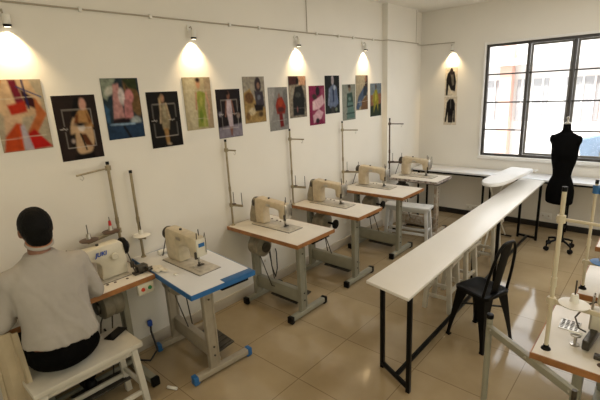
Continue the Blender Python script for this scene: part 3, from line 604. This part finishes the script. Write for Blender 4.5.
machine(-2.70, 4.34, 0, 'old cream sewing machine in front of the white bench', cover=False)
machine(-2.53, 5.15, 0, 'worn sewing machine on the dark-edged table beside the pillar', cover=False)
thread_stand(-2.955, 1.243, 'steel thread stand with brown spool discs and red thread behind the man', z1=1.56, arm_top=.26, a_top=-72, z_top=1.535, arm_low=.27, a_low=-72, z_low=1.065, dr=.85, disc=[('brown', 'red'), ('brown', None)], r=.0105)
thread_stand(-2.955, 1.40, 'thread stand with stacked white spool discs on the blue-edged table', z1=1.47, arm_top=0, arm_low=.06, a_low=10, z_low=.965, dr=.9, disc='whiteplastic', pins=1, r=.0105)
thread_stand(-2.965, 2.315, 'slim thread stand on the table right of the blue-edged one', z1=1.59, arm_low=.13, arm_top=.10)
thread_stand(-2.965, 3.165, 'slim thread stand on the middle table of the left row', z1=1.60, arm_low=.16, arm_top=.16)
thread_stand(-2.955, 4.09, 'slim thread stand on the table before the white bench', z1=1.60, arm_low=.20, arm_top=.19, a_low=25, a_top=25)
thread_stand(-2.785, 4.93, 'rusty brown thread stand on the dark-edged table by the pillar', z1=1.57, arm_low=.17, arm_top=.18, a_low=25, a_top=25, pm='brown')

# red and green motor switch under the man's table, blue film and oddments on the blue table
sw = thing('motor_switch', 'beige switch box with red and green buttons under the corner of the man\'s table', 'switch', (-2.585, 1.20, .70))
MB().box((0, 0, .025), (.035, .115, .075)).build('switch_box', 'creamnew', sw, bevel=.004)
MB().lathe([(0, 0), (.014, 0), (.012, .008), (0, .008)], (.018, -.025, .025), 14, axis='x').build('button', 'redbutton', sw, label='red button')
MB().lathe([(0, 0), (.014, 0), (.012, .008), (0, .008)], (.018, .025, .025), 14, axis='x').build('button', 'green', sw, label='green button')
tag(origin_to(MB().box((-2.076, 1.615, .8015), (.06, .24, .003), Matrix.Rotation(math.radians(-5), 3, 'Z')).build('blue_film', 'blue', bevel=.001), (-2.075, 1.60, .80)), 'strip of blue film along the front edge of the blue-edged table', 'film')
tag(origin_to(MB().box((-2.86, 1.66, .8020), (.20, .11, .004)).build('blue_film', 'blue', bevel=.001), (-2.86, 1.66, .80)), 'piece of blue film behind the machine on the blue-edged table', 'film')
cl = MB(); rs = random.Random(5)
for k in range(9): cl.ball((-2.60+rs.uniform(-.05, .05), 1.325+rs.uniform(-.025, .025), .812+rs.uniform(0, .008)), (rs.uniform(.02, .035), rs.uniform(.015, .025), rs.uniform(.008, .014)), 10)
c_ = bake_organic(cl, 'cloth_scrap', 'lam', .004, 2); tag(origin_to(c_, (-2.60, 1.325, .80)), 'crumpled white cloth scrap on the blue-edged table', 'cloth')
tag(origin_to(MB().lathe([(0, -.05), (.022, -.05), (.016, .05), (0, .05)], (-2.87, 1.53, .8225), 18, axis='y').build('thread_cone', 'whiteplastic', bevel=.002), (-2.87, 1.53, .80)), 'white thread cone lying at the wall end of the blue-edged table', 'thread cone')
tag(origin_to(MB().box((-2.435, 1.36, .806), (.03, .022, .012)).build('chalk_block', 'whiteplastic', bevel=.003), (-2.435, 1.36, .80)), 'small white tailor chalk block in front of the machine on the blue-edged table', 'chalk')

# ------------------------------------------------------------ stools and benches
def bench(name, x, y, rot, L, Wd, H, label, cat, m, group=None, splay=.03, leg=.038):
    t = thing(name, label, cat, (x, y, 0), rot, group)
    MB().box((0, 0, H-.016), (L, Wd, .032)).build('seat', m, t, bevel=.004)
    for sx in (-1, 1):
        for sy in (-1, 1):
            a = Vector((sx*(L/2-.05), sy*(Wd/2-.04), H-.032)); b = Vector((sx*(L/2-.05+splay), sy*(Wd/2-.04+splay*.7), 0))
            MB().bar(b, a, leg, leg, side=(1, 0, 0)).build('leg', m, t, bevel=.003)
    def pt(sx, sy, z):
        k = 1-z/(H-.032); return Vector((sx*(L/2-.05+splay*k), sy*(Wd/2-.04+splay*.7*k), z))
    mb = MB()
    for s in (-1, 1):
        mb.bar(pt(-1, s, H-.055), pt(1, s, H-.055), .018, .045); mb.bar(pt(s, -1, H-.055), pt(s, 1, H-.055), .018, .045)
    mb.build('apron', m, t, bevel=.002)
    for s in (-1, 1): MB().bar(pt(-1, s, .14), pt(1, s, .14), .02, .03).build('stretcher', m, t, bevel=.002)
    for s in (-1, 1): MB().bar(pt(s, -1, .19), pt(s, 1, .19), .02, .03).build('stretcher', m, t, bevel=.002)
    return t
bench('bench', -2.495, .70, PI/2, .62, .32, .50, 'white wooden bench the man is sitting on', 'bench', 'whitepaint', 'white wooden benches and stools')
bench('bench', -2.40, 4.745, math.radians(8), .60, .22, .50, 'white wooden bench standing between the last two sewing tables', 'bench', 'whitepaint2', 'white wooden benches and stools')
s0 = bench('stool', -1.365, 3.40, .05, .27, .27, .50, 'white wooden stool under the long table, nearest the camera', 'stool', 'whitepaint', 'white wooden stools under the long table')
copy_tree(s0, (-1.36, 3.82, 0), -.06, 'white wooden stool under the long table, middle one of three')
copy_tree(s0, (-1.37, 4.62, 0), .03, 'white wooden stool under the long table, farthest from the camera')
ph = thing('phone', 'black smartphone lying on the white bench beside the man', 'phone', (-2.565, .945, .50), math.radians(-62))
MB().box((0, 0, .004), (.145, .072, .008)).build('phone_body', 'black', ph, bevel=.003)
MB().box((0, 0, .0084), (.135, .065, .0008)).build('screen', 'phone', ph)

# ------------------------------------------------------------ long central table
lt = thing('long_table', 'long narrow white-topped table on a black steel frame, mid room', 'table', (-1.2, 3.9, 0))
o_ = Vector((-1.2, 3.9, 0)); quad = [(-1.022, 2.045), (-1.052, 5.70), (-1.338, 5.745), (-1.355, 2.105)]
F = Matrix.Translation((0, 0, .752))
MB().prism([(x-o_.x, y-o_.y) for x, y in quad], .020, F).build('tabletop', 'lamlong', lt, bevel=.002)
fr = [((-1.075, 2.175), (-1.345, 2.30)), ((-1.10, 4.05), (-1.315, 4.05)), ((-1.08, 5.64), (-1.30, 5.68))]
for a, b in fr:
    for p in (a, b): MB().bar((p[0]-o_.x, p[1]-o_.y, 0), (p[0]-o_.x, p[1]-o_.y, .752), .028, .028).build('leg', 'blackmetal', lt, bevel=.002)
    for z in (.035, .738): MB().bar((a[0]-o_.x, a[1]-o_.y, z), (b[0]-o_.x, b[1]-o_.y, z), .026, .026).build('cross_rail', 'blackmetal', lt, bevel=.002)
mb = MB(); mb.bar((-1.20-o_.x, 2.235-o_.y, .036), (-1.19-o_.x, 5.66-o_.y, .036), .026, .026); mb.build('floor_rail', 'blackmetal', lt, bevel=.002)
mb = MB(); mb.bar((-1.085-o_.x, 2.18-o_.y, .7385), (-1.085-o_.x, 5.64-o_.y, .7385), .024, .024).bar((-1.33-o_.x, 2.30-o_.y, .7385), (-1.31-o_.x, 5.66-o_.y, .7385), .024, .024); mb.build('top_rail', 'blackmetal', lt, bevel=.002)

# counter below the window
ct = thing('wall_counter', 'narrow white counter on black legs along the back wall under the window', 'counter', (-.8, 6.03, 0))
MB().box((0, 0, .7425), (4.2, .40, .025)).build('worktop', 'lam2', ct, bevel=.002)
MB().box((0, -.175, .717), (4.18, .025, .025)).build('front_rail', 'blackmetal', ct, bevel=.002)
for x in (-2.80, -1.83, -.85, .15, 1.1):
    for yy in (-.17, .15): MB().bar((x+.8, yy, 0), (x+.8, yy, .73), .026, .026).build('leg', 'blackmetal', ct, bevel=.002)
    MB().bar((x+.8, -.17, .09), (x+.8, .15, .09), .022, .022).build('cross_rail', 'blackmetal', ct, bevel=.002)

# ------------------------------------------------------------ ironing board
ib = thing('ironing_board', 'white padded ironing board over the far end of the long table', 'ironing board', (-1.365, 5.20, 0), math.radians(-5))
out = []
for i in range(15):
    a = -PI/2 + PI*i/14
    out.append((.128*math.sin(a), -.30-.26*math.cos(a)))
out += [(.135, -.1), (.14, .25), (.135, .50), (-.135, .50), (-.14, .25), (-.135, -.1)]
F = Matrix.Translation((0, 0, .868))
MB().prism(out, .050, F).build('padded_board', 'padwhite', ib, bevel=.018)
mb = MB()
for k in range(6): mb.cyl((-.12+.048*k, .50, .880), (-.12+.048*k, .60, .880), .004, n=8)
mb.tube([(-.15, .50, .880), (-.15, .61, .880), (.15, .61, .880), (.15, .50, .880)], .006, 8).tube([(-.15, .54, .88), (.15, .54, .88)], .004, 8).tube([(-.15, .575, .88), (.15, .575, .88)], .004, 8)
mb.build('iron_rest', 'whiteplastic', ib)
for s, y0, y1, yb in ((-.075, .20, -.35, 1), (-.105, -.25, .40, -1)):
    l = MB().tube([(s, y0, .866), (s-.02, (y0+y1)/2, .45), (s, y1, .02)], .009, 10).build('leg', 'whiteplastic', ib)
    MB().cyl((s-.10, y1, .014), (s+.08, y1, .014), .010, n=10).build('foot_bar', 'black', l)

# ------------------------------------------------------------ metal cafe chair
def tolix(x, y, rot):
    t = thing('metal_chair', 'black metal cafe chair pulled up to the long white-topped table', 'chair', (x, y, 0), rot)   # faces local +y
    H = .45; s = .147
    def rr(h, r=.05, n=5, sy=1.0):
        pts = []
        for cx, cy, a0 in ((h-r, h-r, 0), (-h+r, h-r, 90), (-h+r, -h+r, 180), (h-r, -h+r, 270)):
            for k in range(n+1):
                a = math.radians(a0+90*k/n); pts.append((cx+r*math.cos(a), cy+r*math.sin(a)))
        return pts
    mb = MB()
    R = [[Vector((x_, y_, H-.030)) for x_, y_ in rr(s)], [Vector((x_, y_, H-.004)) for x_, y_ in rr(s+.002)], [Vector((x_, y_, H)) for x_, y_ in rr(s-.006)], [Vector((x_, y_, H-.001)) for x_, y_ in rr(s-.022, .04)], [Vector((x_, y_, H-.010)) for x_, y_ in rr(s-.04, .035)], [Vector((x_, y_, H-.012)) for x_, y_ in rr(.03, .02)]]
    mb.rings(R); mb.build('seat', 'blackmetal', t)
    for sx in (-1, 1):
        for sy in (-1, 1):
            top = Vector((sx*(s-.02), sy*(s-.02), H-.006)); bot = Vector((sx*(s+.028), sy*(s+.028), 0))
            rings = []
            for k in range(7):
                f = k/6; p = top.lerp(bot, f); w = .082*(1-f)**1.8+.026; q = .020
                # L-shaped folded sheet
                a, b = -sx, -sy
                rings.append([p, p+Vector((a*w, 0, 0)), p+Vector((a*w, b*.006, 0)), p+Vector((a*.008, b*.008, 0)), p+Vector((a*.006, b*w, 0)), p+Vector((0, b*w, 0))])
            mb = MB().rings(rings); lg = mb.build('leg', 'blackmetal', t, smooth=False)
            MB().box(bot+Vector((-sx*.014, -sy*.014, .008)), (.034, .034, .016)).build('foot_cap', 'black', lg, bevel=.003)
    # back hoop and slat
    pts = []
    for k in range(25):
        a = PI*k/24; xx = (s-.012)*math.cos(a)**1 if True else 0
        xx = (s-.010)*(1 if math.cos(a) > 0 else -1)*abs(math.cos(a))**.55; zz = H-.01+.44*abs(math.sin(a))**.75
        pts.append((xx*(1-.12*(zz-H)/.4), -(s-.03)-.075*((zz-H)/.4), zz))
    MB().tube(pts, .011, 10).build('back_hoop', 'blackmetal', t)
    mb = MB(); rings = []
    for k in range(8):
        f = k/7; z = H-.01+.435*f; w = .040+.014*f; yy = -(s-.03)-.075*((z-H)/.4)
        rings.append([Vector((-w, yy+.004, z)), Vector((0, yy-.004, z)), Vector((w, yy+.004, z)), Vector((w, yy+.009, z)), Vector((0, yy+.001, z)), Vector((-w, yy+.009, z))])
    mb.rings(rings).build('back_slat', 'blackmetal', t)
    MB().bar((-s+.03, -s+.03, .30), (s-.03, s-.03, .30), .022, .005).build('brace', 'blackmetal', t)
    MB().bar((-s+.03, s-.03, .294), (s-.03, -s+.03, .294), .022, .005).build('brace', 'blackmetal', t)
    return t
tolix(-.925, 3.09, math.radians(70))

# ------------------------------------------------------------ dressmaker's mannequin
mq = thing('mannequin', 'headless black dressmaker\'s mannequin on a wheeled stand before the window', 'mannequin', (-.855, 5.5, 0), math.radians(-12))
prof = [(.0, .555), (.125, .56), (.145, .575), (.150, .66), (.149, .72), (.138, .78), (.120, .84), (.100, .885), (.098, .91), (.105, .97), (.128, 1.06), (.138, 1.14), (.140, 1.22), (.150, 1.29), (.148, 1.335), (.115, 1.372), (.060, 1.40), (.042, 1.43), (.040, 1.49), (.0, 1.495)]
mb = MB(); rings = []
for r, z in prof:
    if r == 0: r = .004
    d = .66 if z < 1.3 else .66*(1-.25*min(1, (z-1.3)/.1))
    if z > 1.41: d = .95
    off = .012*math.sin((z-.9)*6) if .9 < z < 1.4 else 0
    bust = .02 if 1.1 < z < 1.26 else 0
    rings.append([Vector((r*math.cos(a), r*d*math.sin(a)-bust*max(0, -math.sin(a))+off, z)) for a in [2*PI*j/28 for j in range(28)]])
mb.rings(rings).ball((.138, 0, 1.315), (.030, .042, .055)).ball((-.138, 0, 1.315), (.030, .042, .055))
bake_organic(mb, 'torso', 'mannequin', .010, 6, mq)
MB().lathe([(0, 1.49), (.030, 1.49), (.032, 1.50), (.026, 1.507), (.010, 1.515), (.008, 1.54), (.015, 1.55), (.015, 1.565), (0, 1.575)], (0, 0, 0), 20).build('neck_cap', 'steel', mq)
MB().cyl((.085, 0, .10), (.085, 0, .57), .012, n=12).cyl((.035, 0, .10), (.035, 0, .57), .012, n=12).build('pole', 'blackmetal', mq)
MB().box((.06, 0, .12), (.10, .05, .04)).build('hub', 'blackmetal', mq, bevel=.005)
for k in range(4):
    a = PI/4+PI/2*k+.3; d = Vector((math.cos(a), math.sin(a), 0)); B0 = Vector((.06, 0, 0))
    l = MB().tube([B0+d*.03+Vector((0, 0, .13)), B0+d*.12+Vector((0, 0, .105)), B0+d*.17+Vector((0, 0, .085))], .013, 10).build('base_leg', 'blackmetal', mq)
    n_ = d.cross(Vector((0, 0, 1)))
    MB().cyl(B0+d*.17+Vector((0, 0, .085)), B0+d*.17+Vector((0, 0, .05)), .008).cyl(B0+d*.17+n_*-.016+Vector((0, 0, .027)), B0+d*.17+n_*.016+Vector((0, 0, .027)), .027, n=20).build('caster', 'black', l)

# ------------------------------------------------------------ overlock stations on the right
def over_table(x0, y0, D, label, L=1.05):
    t = thing('sewing_table', label, 'table', (x0+L/2, y0+D/2, 0), 0, 'machine tables at the right edge')
    H = .80; th = .034; e = .006
    MB().box((0, 0, H-th/2), (L-2*e, D-2*e, th)).build('tabletop', 'lam', t, bevel=.002)
    mb = MB()
    for sx in (-1, 1): mb.box((sx*(L/2-e/2), 0, H-th/2-.001), (e, D, th-.001))
    for sy in (-1, 1): mb.box((0, sy*(D/2-e/2), H-th/2-.001), (L-2*e, e, th-.001))
    mb.build('edge_band', 'woodedge', t)
    for x in (-L/2+.17, L/2-.2):
        MB().box((x, 0, .06+(H-th-.06)/2), (.035, .085, H-th-.06)).box((x-.018, -.034, .4), (.012, .014, .62)).box((x-.018, .034, .4), (.012, .014, .62)).build('leg', 'greymetal', t, bevel=.003)
        ft = MB().box((x, 0, .045), (.05, .42, .045)).build('foot', 'greymetal', t, bevel=.006)
        for sy in (-1, 1): MB().box((x, sy*.215, .035), (.056, .035, .07)).build('end_cap', 'black', ft, bevel=.004)
    MB().box((-.015, 0, .195), (L-.40, .022, .12)).build('crossbeam', 'greymetal', t, bevel=.003)
    MB().box((.05, 0, H-th-.03), (.45, .3, .05)).build('oil_pan', 'gunmetal', t, bevel=.004)
    return t
def overlock(x, y, label, H=.80):
    t = thing('overlock_machine', label, 'overlock machine', (x, y, H), 0, 'overlock machines at the right edge')
    MB().box((.13, 0, .055), (.24, .20, .11)).build('base_body', 'cream', t, bevel=.012)
    prof = [(.02, .10), (.25, .10), (.25, .26), (.20, .29), (.03, .285), (-.045, .27), (-.06, .22), (-.05, .19), (.0, .185)]
    MB().prism(prof, .12, Matrix(((1,0,0,0), (0,0,1,-.05), (0,1,0,0), (0,0,0,1)))).build('arm', 'cream', t, bevel=.014)
    MB().lathe([(0, 0), (.05, 0), (.06, .01), (.06, .03), (.04, .04), (0, .04)], (.25, 0, .17), 24, axis='x').build('handwheel', 'gunmetal', t)
    # dark feed slab, needle bars, tension posts, looper cover
    MB().box((-.058, -.02, .035), (.030, .22, .05), Matrix.Rotation(-.12, 3, 'Z')).build('feed_slab', 'gunmetal', t, bevel=.006)
    MB().box((-.055, .03, .10), (.05, .07, .10)).build('head_block', 'creamnew', t, bevel=.006)
    for k in range(3): MB().cyl((-.075, -.01+.03*k, .06), (-.075, -.01+.03*k, .22), .0035, n=8).build('needle_bar', 'steel', t)
    for k in range(4):
        MB().lathe([(0, 0), (.013, 0), (.016, .006), (.010, .01), (.010, .03), (0, .03)], (-.005+.04*k, -.052, .245), 14, axis='y').build('tension_dial', 'steel', t)
    MB().tube([(-.085, -.03, .05), (-.11, -.06, .075), (-.13, -.05, .12), (-.10, 0, .17), (-.05, .02, .20)], .004, 6).build('thread_hook', 'gunmetal', t)
    MB().lathe([(0, 0), (.020, 0), (.020, .005), (.007, .008), (.007, .045), (.022, .048), (.022, .054), (0, .056)], (-.115, -.085, 0), 20).cyl((-.145, -.085, .062), (-.09, -.085, .062), .005, n=8).build('thread_tension_post', 'steel', t)
    MB().box((-.02, -.145, .01), (.03, .03, .02)).build('stop_block', 'gunmetal', t, bevel=.004)
    MB().lathe([(0, 0), (.018, 0), (.016, .003), (0, .003)], (.0, -.19, 0), 18).build('table_plug', 'brown', t)
    return t
def parts_tray(x, y, rot, label):
    t = thing('parts_tray', label, 'tray', (x, y, .80), rot, 'recessed metal plates')
    MB().box((0, 0, .002), (.085, .105, .004)).build('tray_plate', 'steel', t, bevel=.001)
    mb = MB()
    rs = random.Random(9)
    for i in range(4):
        for j in range(6): mb.box((-.030+i*.020, -.040+j*.016, .0045), (.013, rs.uniform(.004, .009), .002))
    mb.build('tray_slots', 'gunmetal', t)
    return t
over_table(-.335, 1.875, .60, 'orange-edged overlock machine table nearest the camera at the right edge')
over_table(-.27, 2.62, .55, 'second overlock machine table at the right edge')
over_table(-.28, 3.48, .50, 'farthest machine table at the right edge, under the blue-clamped pole')
overlock(-.075, 2.14, 'cream overlock machine on the right table nearest the camera')
overlock(.03, 2.88, 'cream overlock machine on the second right table')
overlock(.02, 3.72, 'cream overlock machine on the farthest right table')
parts_tray(-.235, 2.22, 0, 'patterned metal plate set in the nearest right table')
parts_tray(-.14, 3.02, 0, 'patterned metal plate on the second right table')
thread_stand(-.285, 1.945, 'tall cream thread stand on the nearest right table', z1=1.545, arm_top=.55, a_top=-4, z_top=1.425, arm_low=.34, a_low=-6, z_low=1.045, dr=.80, pins=2, disc='whiteplastic', pm='polecream', r=.009, group='thread stands at the right edge')
thread_stand(-.25, 2.70, 'cream thread stand with blue tape on the second right table', z1=1.43, arm_top=.40, a_top=5, z_top=1.385, arm_low=.30, a_low=5, z_low=.965, dr=.8, pins=2, disc='blue', pm='polecream', r=.0078, group='thread stands at the right edge')
tp = MB().lathe([(.0105, 0), (.0165, 0), (.0165, .045), (.0105, .045)], (-.25, 2.70, 1.375), 16).box((-.19, 2.70, 1.39), (.10, .012, .035)).build('blue_tape', 'blue', bevel=.001)
tag(origin_to(tp, (-.25, 2.70, 1.375)), 'blue tape wrapped round the second right thread stand', 'tape')
# foreground steel arm and post
fg = thing('bracket_stand', 'grey steel post and slotted flat arm in the right foreground', 'stand', (-.565, 2.06, 0))
MB().cyl((0, 0, 0), (0, 0, .80), .016, n=18).build('post', 'greymetal', fg)
MB().cyl((0, 0, .80), (0, 0, .825), .018, n=18).build('post_cap', 'black', fg, bevel=.003)
MB().bar((-.005, -.02, .752), (.43, -.31, .752), .010, .035).bar((.0, -.010, .768), (.432, -.30, .768), .022, .004).build('arm', 'greymetal', fg, bevel=.001)
MB().cyl((.425, -.308, .68), (.425, -.308, .775), .010, n=12).build('hinge_pin', 'gunmetal', fg)
mb = MB()
for f_ in (.05, .5, .95):
    p = Vector((.43*f_, -.02-.29*f_, .755)); mb.ball(p+Vector((-.004, -.006, 0)), .006, 10)
mb.build('rivet', 'steel', fg)

# ------------------------------------------------------------ person on the bench
P = thing('person', 'man in a white shirt and black trousers sewing, seated with his back to us', 'person', (-2.5, .62, 0))
def PR(p): return Vector(p)-Vector((-2.5, .62, 0))
def caps(mb, a, b, ra, rb, n=14):
    a, b = PR(a), PR(b); mb.tube([a, b], [ra, rb], n); mb.ball(a, ra, n); mb.ball(b, rb, n)
Y0 = .62
TP = [(.70,-2.47,.128,.190),(.76,-2.472,.122,.186),(.83,-2.48,.114,.180),(.90,-2.49,.114,.182),(.97,-2.505,.118,.190),(1.03,-2.52,.120,.198),(1.08,-2.53,.112,.198),(1.115,-2.54,.096,.178),(1.145,-2.55,.080,.135),(1.17,-2.56,.070,.095),(1.20,-2.57,.064,.070)]
def torso_pts(extra, mb, hem=.70, top=1.21, fold=0.0):
    rings = []
    z = hem
    zs = [t[0] for t in TP]
    while z <= top:
        cx, rx, ry = [float(np.interp(z, zs, [t[q] for t in TP])) for q in (1, 2, 3)]
        ring = []
        for j in range(40):
            a = 2*PI*j/40; c, q = math.cos(a), math.sin(a)
            w = 1 + fold*(.020*math.sin(5*a+z*23)*max(0, 1-(z-hem)/.25) + .012*math.sin(3*a-z*31+1))
            ring.append(PR((cx+(rx+extra)*w*(1 if c > 0 else -1)*abs(c)**.85, Y0+(ry+extra)*w*(1 if q > 0 else -1)*abs(q)**.85, z - (.018*math.sin(2*a+.7) if z < hem+.02 else 0)*fold)))
        rings.append(ring); z += .02
    mb.rings(rings)
SHR, SHL = (-2.545, Y0+.175, 1.085), (-2.545, Y0-.175, 1.085)
ELR, ELL = (-2.555, Y0+.245, .865), (-2.555, Y0-.245, .865)
WRR, WRL = (-2.715, Y0+.15, .845), (-2.715, Y0-.10, .845)
HC = Vector((-2.60, Y0+.015, 1.325))
body = MB(); torso_pts(-.016, body, .68, 1.19)
body.ball(PR((-2.48, Y0, .60)), (.12, .165, .09))
body.tube([PR((-2.55, Y0, 1.10)), PR((-2.575, Y0+.005, 1.20)), PR((-2.585, Y0+.01, 1.26))], [.066, .058, .056], 14)
body.ball(PR(HC), (.092, .076, .108), 24); body.ball(PR(HC+Vector((-.035, 0, -.055))), (.062, .058, .062), 18)
body.ball(PR(HC+Vector((-.098, 0, -.018))), (.016, .012, .020), 10)      # nose
for s in (-1, 1):
    body.ball(PR(HC+Vector((.004, s*.079, -.012))), (.018, .010, .030), 12)   # ears
    body.ball(PR(HC+Vector((-.080, s*.03, .012))), (.014, .017, .012), 10)     # brows/eye sockets
body.ball(PR(HC+Vector((-.088, 0, -.062))), (.012, .026, .010), 10)       # mouth
for sh, el, wr, s in ((SHR, ELR, WRR, 1), (SHL, ELL, WRL, -1)):
    caps(body, sh, el, .046, .038); caps(body, el, wr, .037, .026)
    w = Vector(wr); d = Vector((-1, -s*.25, -.12)).normalized(); sd = Vector((0, 1, 0))
    body.tube([PR(w), PR(w+d*.03), PR(w+d*.075), PR(w+d*.085)], [.024, .034, .036, .028], 12, flat=.55)
    for k, (off, ln) in enumerate(((-.028, .060), (-.010, .070), (.009, .066), (.027, .052))):
        b0 = w+d*.075+sd*off; b1 = b0+d*ln*.5+sd*off*.15; b2 = b1+d*ln*.4+Vector((0, 0, -.012))
        caps(body, b0, b1, .0095, .0088, 10); caps(body, b1, b2, .0088, .0078, 10)
    b0 = w+d*.02-sd*s*.028; b1 = b0+d*.03-sd*s*.018; b2 = b1+d*.026-sd*s*.004
    caps(body, b0, b1, .012, .0105, 10); caps(body, b1, b2, .0105, .009, 10)
HIP = [(-2.50, Y0+.09, .60), (-2.50, Y0-.09, .60)]; KN = [(-2.83, Y0+.15, .575), (-2.83, Y0-.15, .575)]; AN = [(-2.73, Y0+.16, .185), (-2.73, Y0-.18, .10)]
for h, k, a in zip(HIP, KN, AN):
    caps(body, h, k, .072, .048); caps(body, k, a, .046, .034); caps(body, a, (a[0]-.08, a[1], a[2]-.055), .034, .028)
bake_organic(body, 'body', 'skin', .0055, 3, P)
sh_ = MB(); torso_pts(0, sh_, .695, 1.205, 1.0)
for a, b, s in ((SHR, ELR, 1), (SHL, ELL, -1)):
    caps(sh_, (a[0], a[1]-s*.06, a[2]+.01), a, .060, .064); e = Vector(a).lerp(Vector(b), 1.0); caps(sh_, a, e, .064, .056)
    e2 = Vector(b).lerp(Vector((WRR if s > 0 else WRL)), .12); caps(sh_, e, e2, .056, .054)
shirt = bake_organic(sh_, 'shirt', 'shirt', .008, 3, P)
from mathutils import noise as mnoise
for v in shirt.data.vertices:
    c = v.co; low = max(0, 1-(c.z-.70)/.30)
    a_ = mnoise.noise(Vector((c.x*5, c.y*7+c.z*6, c.z*4-c.y*3)))
    ridge = 1-abs(a_)*4
    b_ = mnoise.noise(Vector((c.x*9+3, c.y*16, c.z*5)))
    v.co += v.normal*(.006*max(0, ridge)*(.5+low)+.007*b_*(.4+low))
mb = MB().tube([PR(HC+Vector((.018, 0, -.095)))+Vector((.062*math.cos(a)+.0, .064*math.sin(a), .012-.022*math.cos(a))) for a in [2*PI*k/24 for k in range(24)]], .008, 8, closed=True, flat=1.3)
mb.build('collar', 'shirt', P)
MB().tube([PR(HC+Vector((.018, 0, -.083)))+Vector((.060*math.cos(a), .061*math.sin(a), .012-.026*math.cos(a))) for a in [2*PI*k/24 for k in range(24)]], .0055, 6, closed=True).build('lanyard', 'lanyard', P)
tr = MB(); tr.ball(PR((-2.475, Y0, .615)), (.150, .195, .105), 20); tr.ball(PR((-2.475, Y0, .68)), (.131, .190, .085), 20)
for h, k, a in zip(HIP, KN, AN):
    caps(tr, h, k, .092, .066); caps(tr, k, (a[0], a[1], a[2]+.03), .062, .056)
bake_organic(tr, 'trousers', 'trouser', .009, 4, P)
hr = MB(); hr.ball(PR(HC+Vector((.008, 0, .018))), (.098, .084, .106), 26); hr.ball(PR(HC+Vector((.042, 0, -.035))), (.056, .068, .070), 20)
h_ = bake_organic(hr, 'hair', 'hair', .006, 2, P)
bm = bmesh.new(); bm.from_mesh(h_.data)
bmesh.ops.bisect_plane(bm, geom=bm.verts[:]+bm.edges[:]+bm.faces[:], plane_co=PR(HC+Vector((-.06, 0, .015))), plane_no=Vector((-1, 0, -.55)).normalized(), clear_outer=True)
bmesh.ops.holes_fill(bm, edges=[e for e in bm.edges if e.is_boundary]); rn = random.Random(2)
for v in bm.verts: v.co += v.normal*rn.uniform(-.001, .002)
bm.to_mesh(h_.data); bm.free()
for a in AN:
    mb = MB(); mb.ball(PR((a[0]-.06, a[1], a[2]-.055)), (.135, .047, .045), 16); mb.ball(PR((a[0]+.02, a[1], a[2]-.045)), (.05, .04, .05), 14)
    o = bake_organic(mb, 'shoe', 'black', .008, 3, P)
# garment hanging at his left side
rings = []
mb = MB(); N = 12
cols_ = []
for side in (0, 1):
    pass
grid = []
for j in range(15):
    f = j/14; z = .80-.78*f
    row = []
    for i in range(N+1):
        g = i/N; yy = .30+.13*g+.03*f*(g-.5)+.0; xx = -2.60+.22*g*(.4+.6*f)+.018*math.sin(g*17+f*2)*(.4+f)
        row.append((xx, yy+.012*math.sin(g*11+1), z if j else .80))
    grid.append(row)
ver = [[mb.bm.verts.new(p) for p in r] for r in grid]; verb = [[mb.bm.verts.new((p[0]-.006, p[1]-.004, p[2])) for p in r] for r in grid]
for j in range(14):
    for i in range(N):
        mb.bm.faces.new((ver[j][i], ver[j][i+1], ver[j+1][i+1], ver[j+1][i])); mb.bm.faces.new((verb[j][i], verb[j+1][i], verb[j+1][i+1], verb[j][i+1]))
for j in range(14):
    mb.bm.faces.new((ver[j][0], ver[j+1][0], verb[j+1][0], verb[j][0])); mb.bm.faces.new((ver[j][N], verb[j][N], verb[j+1][N], ver[j+1][N]))
for i in range(N):
    mb.bm.faces.new((ver[0][i], verb[0][i], verb[0][i+1], ver[0][i+1])); mb.bm.faces.new((ver[14][i], ver[14][i+1], verb[14][i+1], verb[14][i]))
tag(origin_to(mb.build('hanging_cloth', 'clothbeige'), (-2.55, .36, 0)), 'beige cloth hanging to the floor at the man\'s left side', 'cloth')

# ------------------------------------------------------------ small things
def socket(name, loc, size, label, axis='x'):
    t = thing(name, label, 'socket', loc, 0 if axis == 'x' else -PI/2)
    MB().box((.006, 0, 0), (.012, size[0], size[1])).build('plate', 'whiteplastic', t, bevel=.003)
    mb = MB()
    n = max(1, int(size[0]/.06))
    for k in range(n): mb.box((.0125, -size[0]/2+size[0]*(k+.5)/n, 0), (.002, .02, .022))
    mb.build('outlet_face', 'baseboard', t)
socket('wall_socket', (-2.985+.0, 2.69, .30), (.09, .07), 'white wall socket low on the left wall behind the orange-edged tables')
socket('wall_socket', (-2.08, YB, .135), (.22, .08), 'wide white socket plate low on the back wall left of the long table', 'y')
socket('wall_socket', (-1.10, YB, .17), (.14, .08), 'white socket plate low on the back wall beside the mannequin', 'y')
tag(origin_to(MB().cyl((-2.42, 1.17, .012), (-2.35, 1.20, .012), .011, n=14).build('fuse', 'whiteplastic', bevel=.002), (-2.385, 1.185, 0)), 'small white plug piece lying on the floor near the blue-footed table', 'plug')
tag(origin_to(MB().tube([(-2.975, 1.02, .34), (-2.93, 1.10, .12), (-2.90, 1.17, .02), (-2.80, 1.25, .012), (-2.82, 1.33, .06), (-2.95, 1.36, .16), (-2.975, 1.38, .22)], .008, 8).build('power_cable', 'cable'), (-2.9, 1.2, 0)), 'tangled black cable behind the blue-footed table', 'cable')
tag(origin_to(MB().tube([(-2.80, 2.60, .62), (-2.82, 2.64, .30), (-2.86, 2.72, .14), (-2.93, 2.82, .18), (-2.97, 2.86, .34), (-2.982, 2.86, .38)], .006, 8).build('power_cable', 'cable'), (-2.9, 2.7, 0)), 'black cable looping behind the table right of the blue-edged one', 'cable')
px = thing('plug', 'dark blue plug on the wall behind the blue-edged table', 'plug', (-2.985, 1.37, .20))
MB().box((.015, 0, .02), (.03, .035, .05)).build('plug_body', 'printblue', px, bevel=.006)
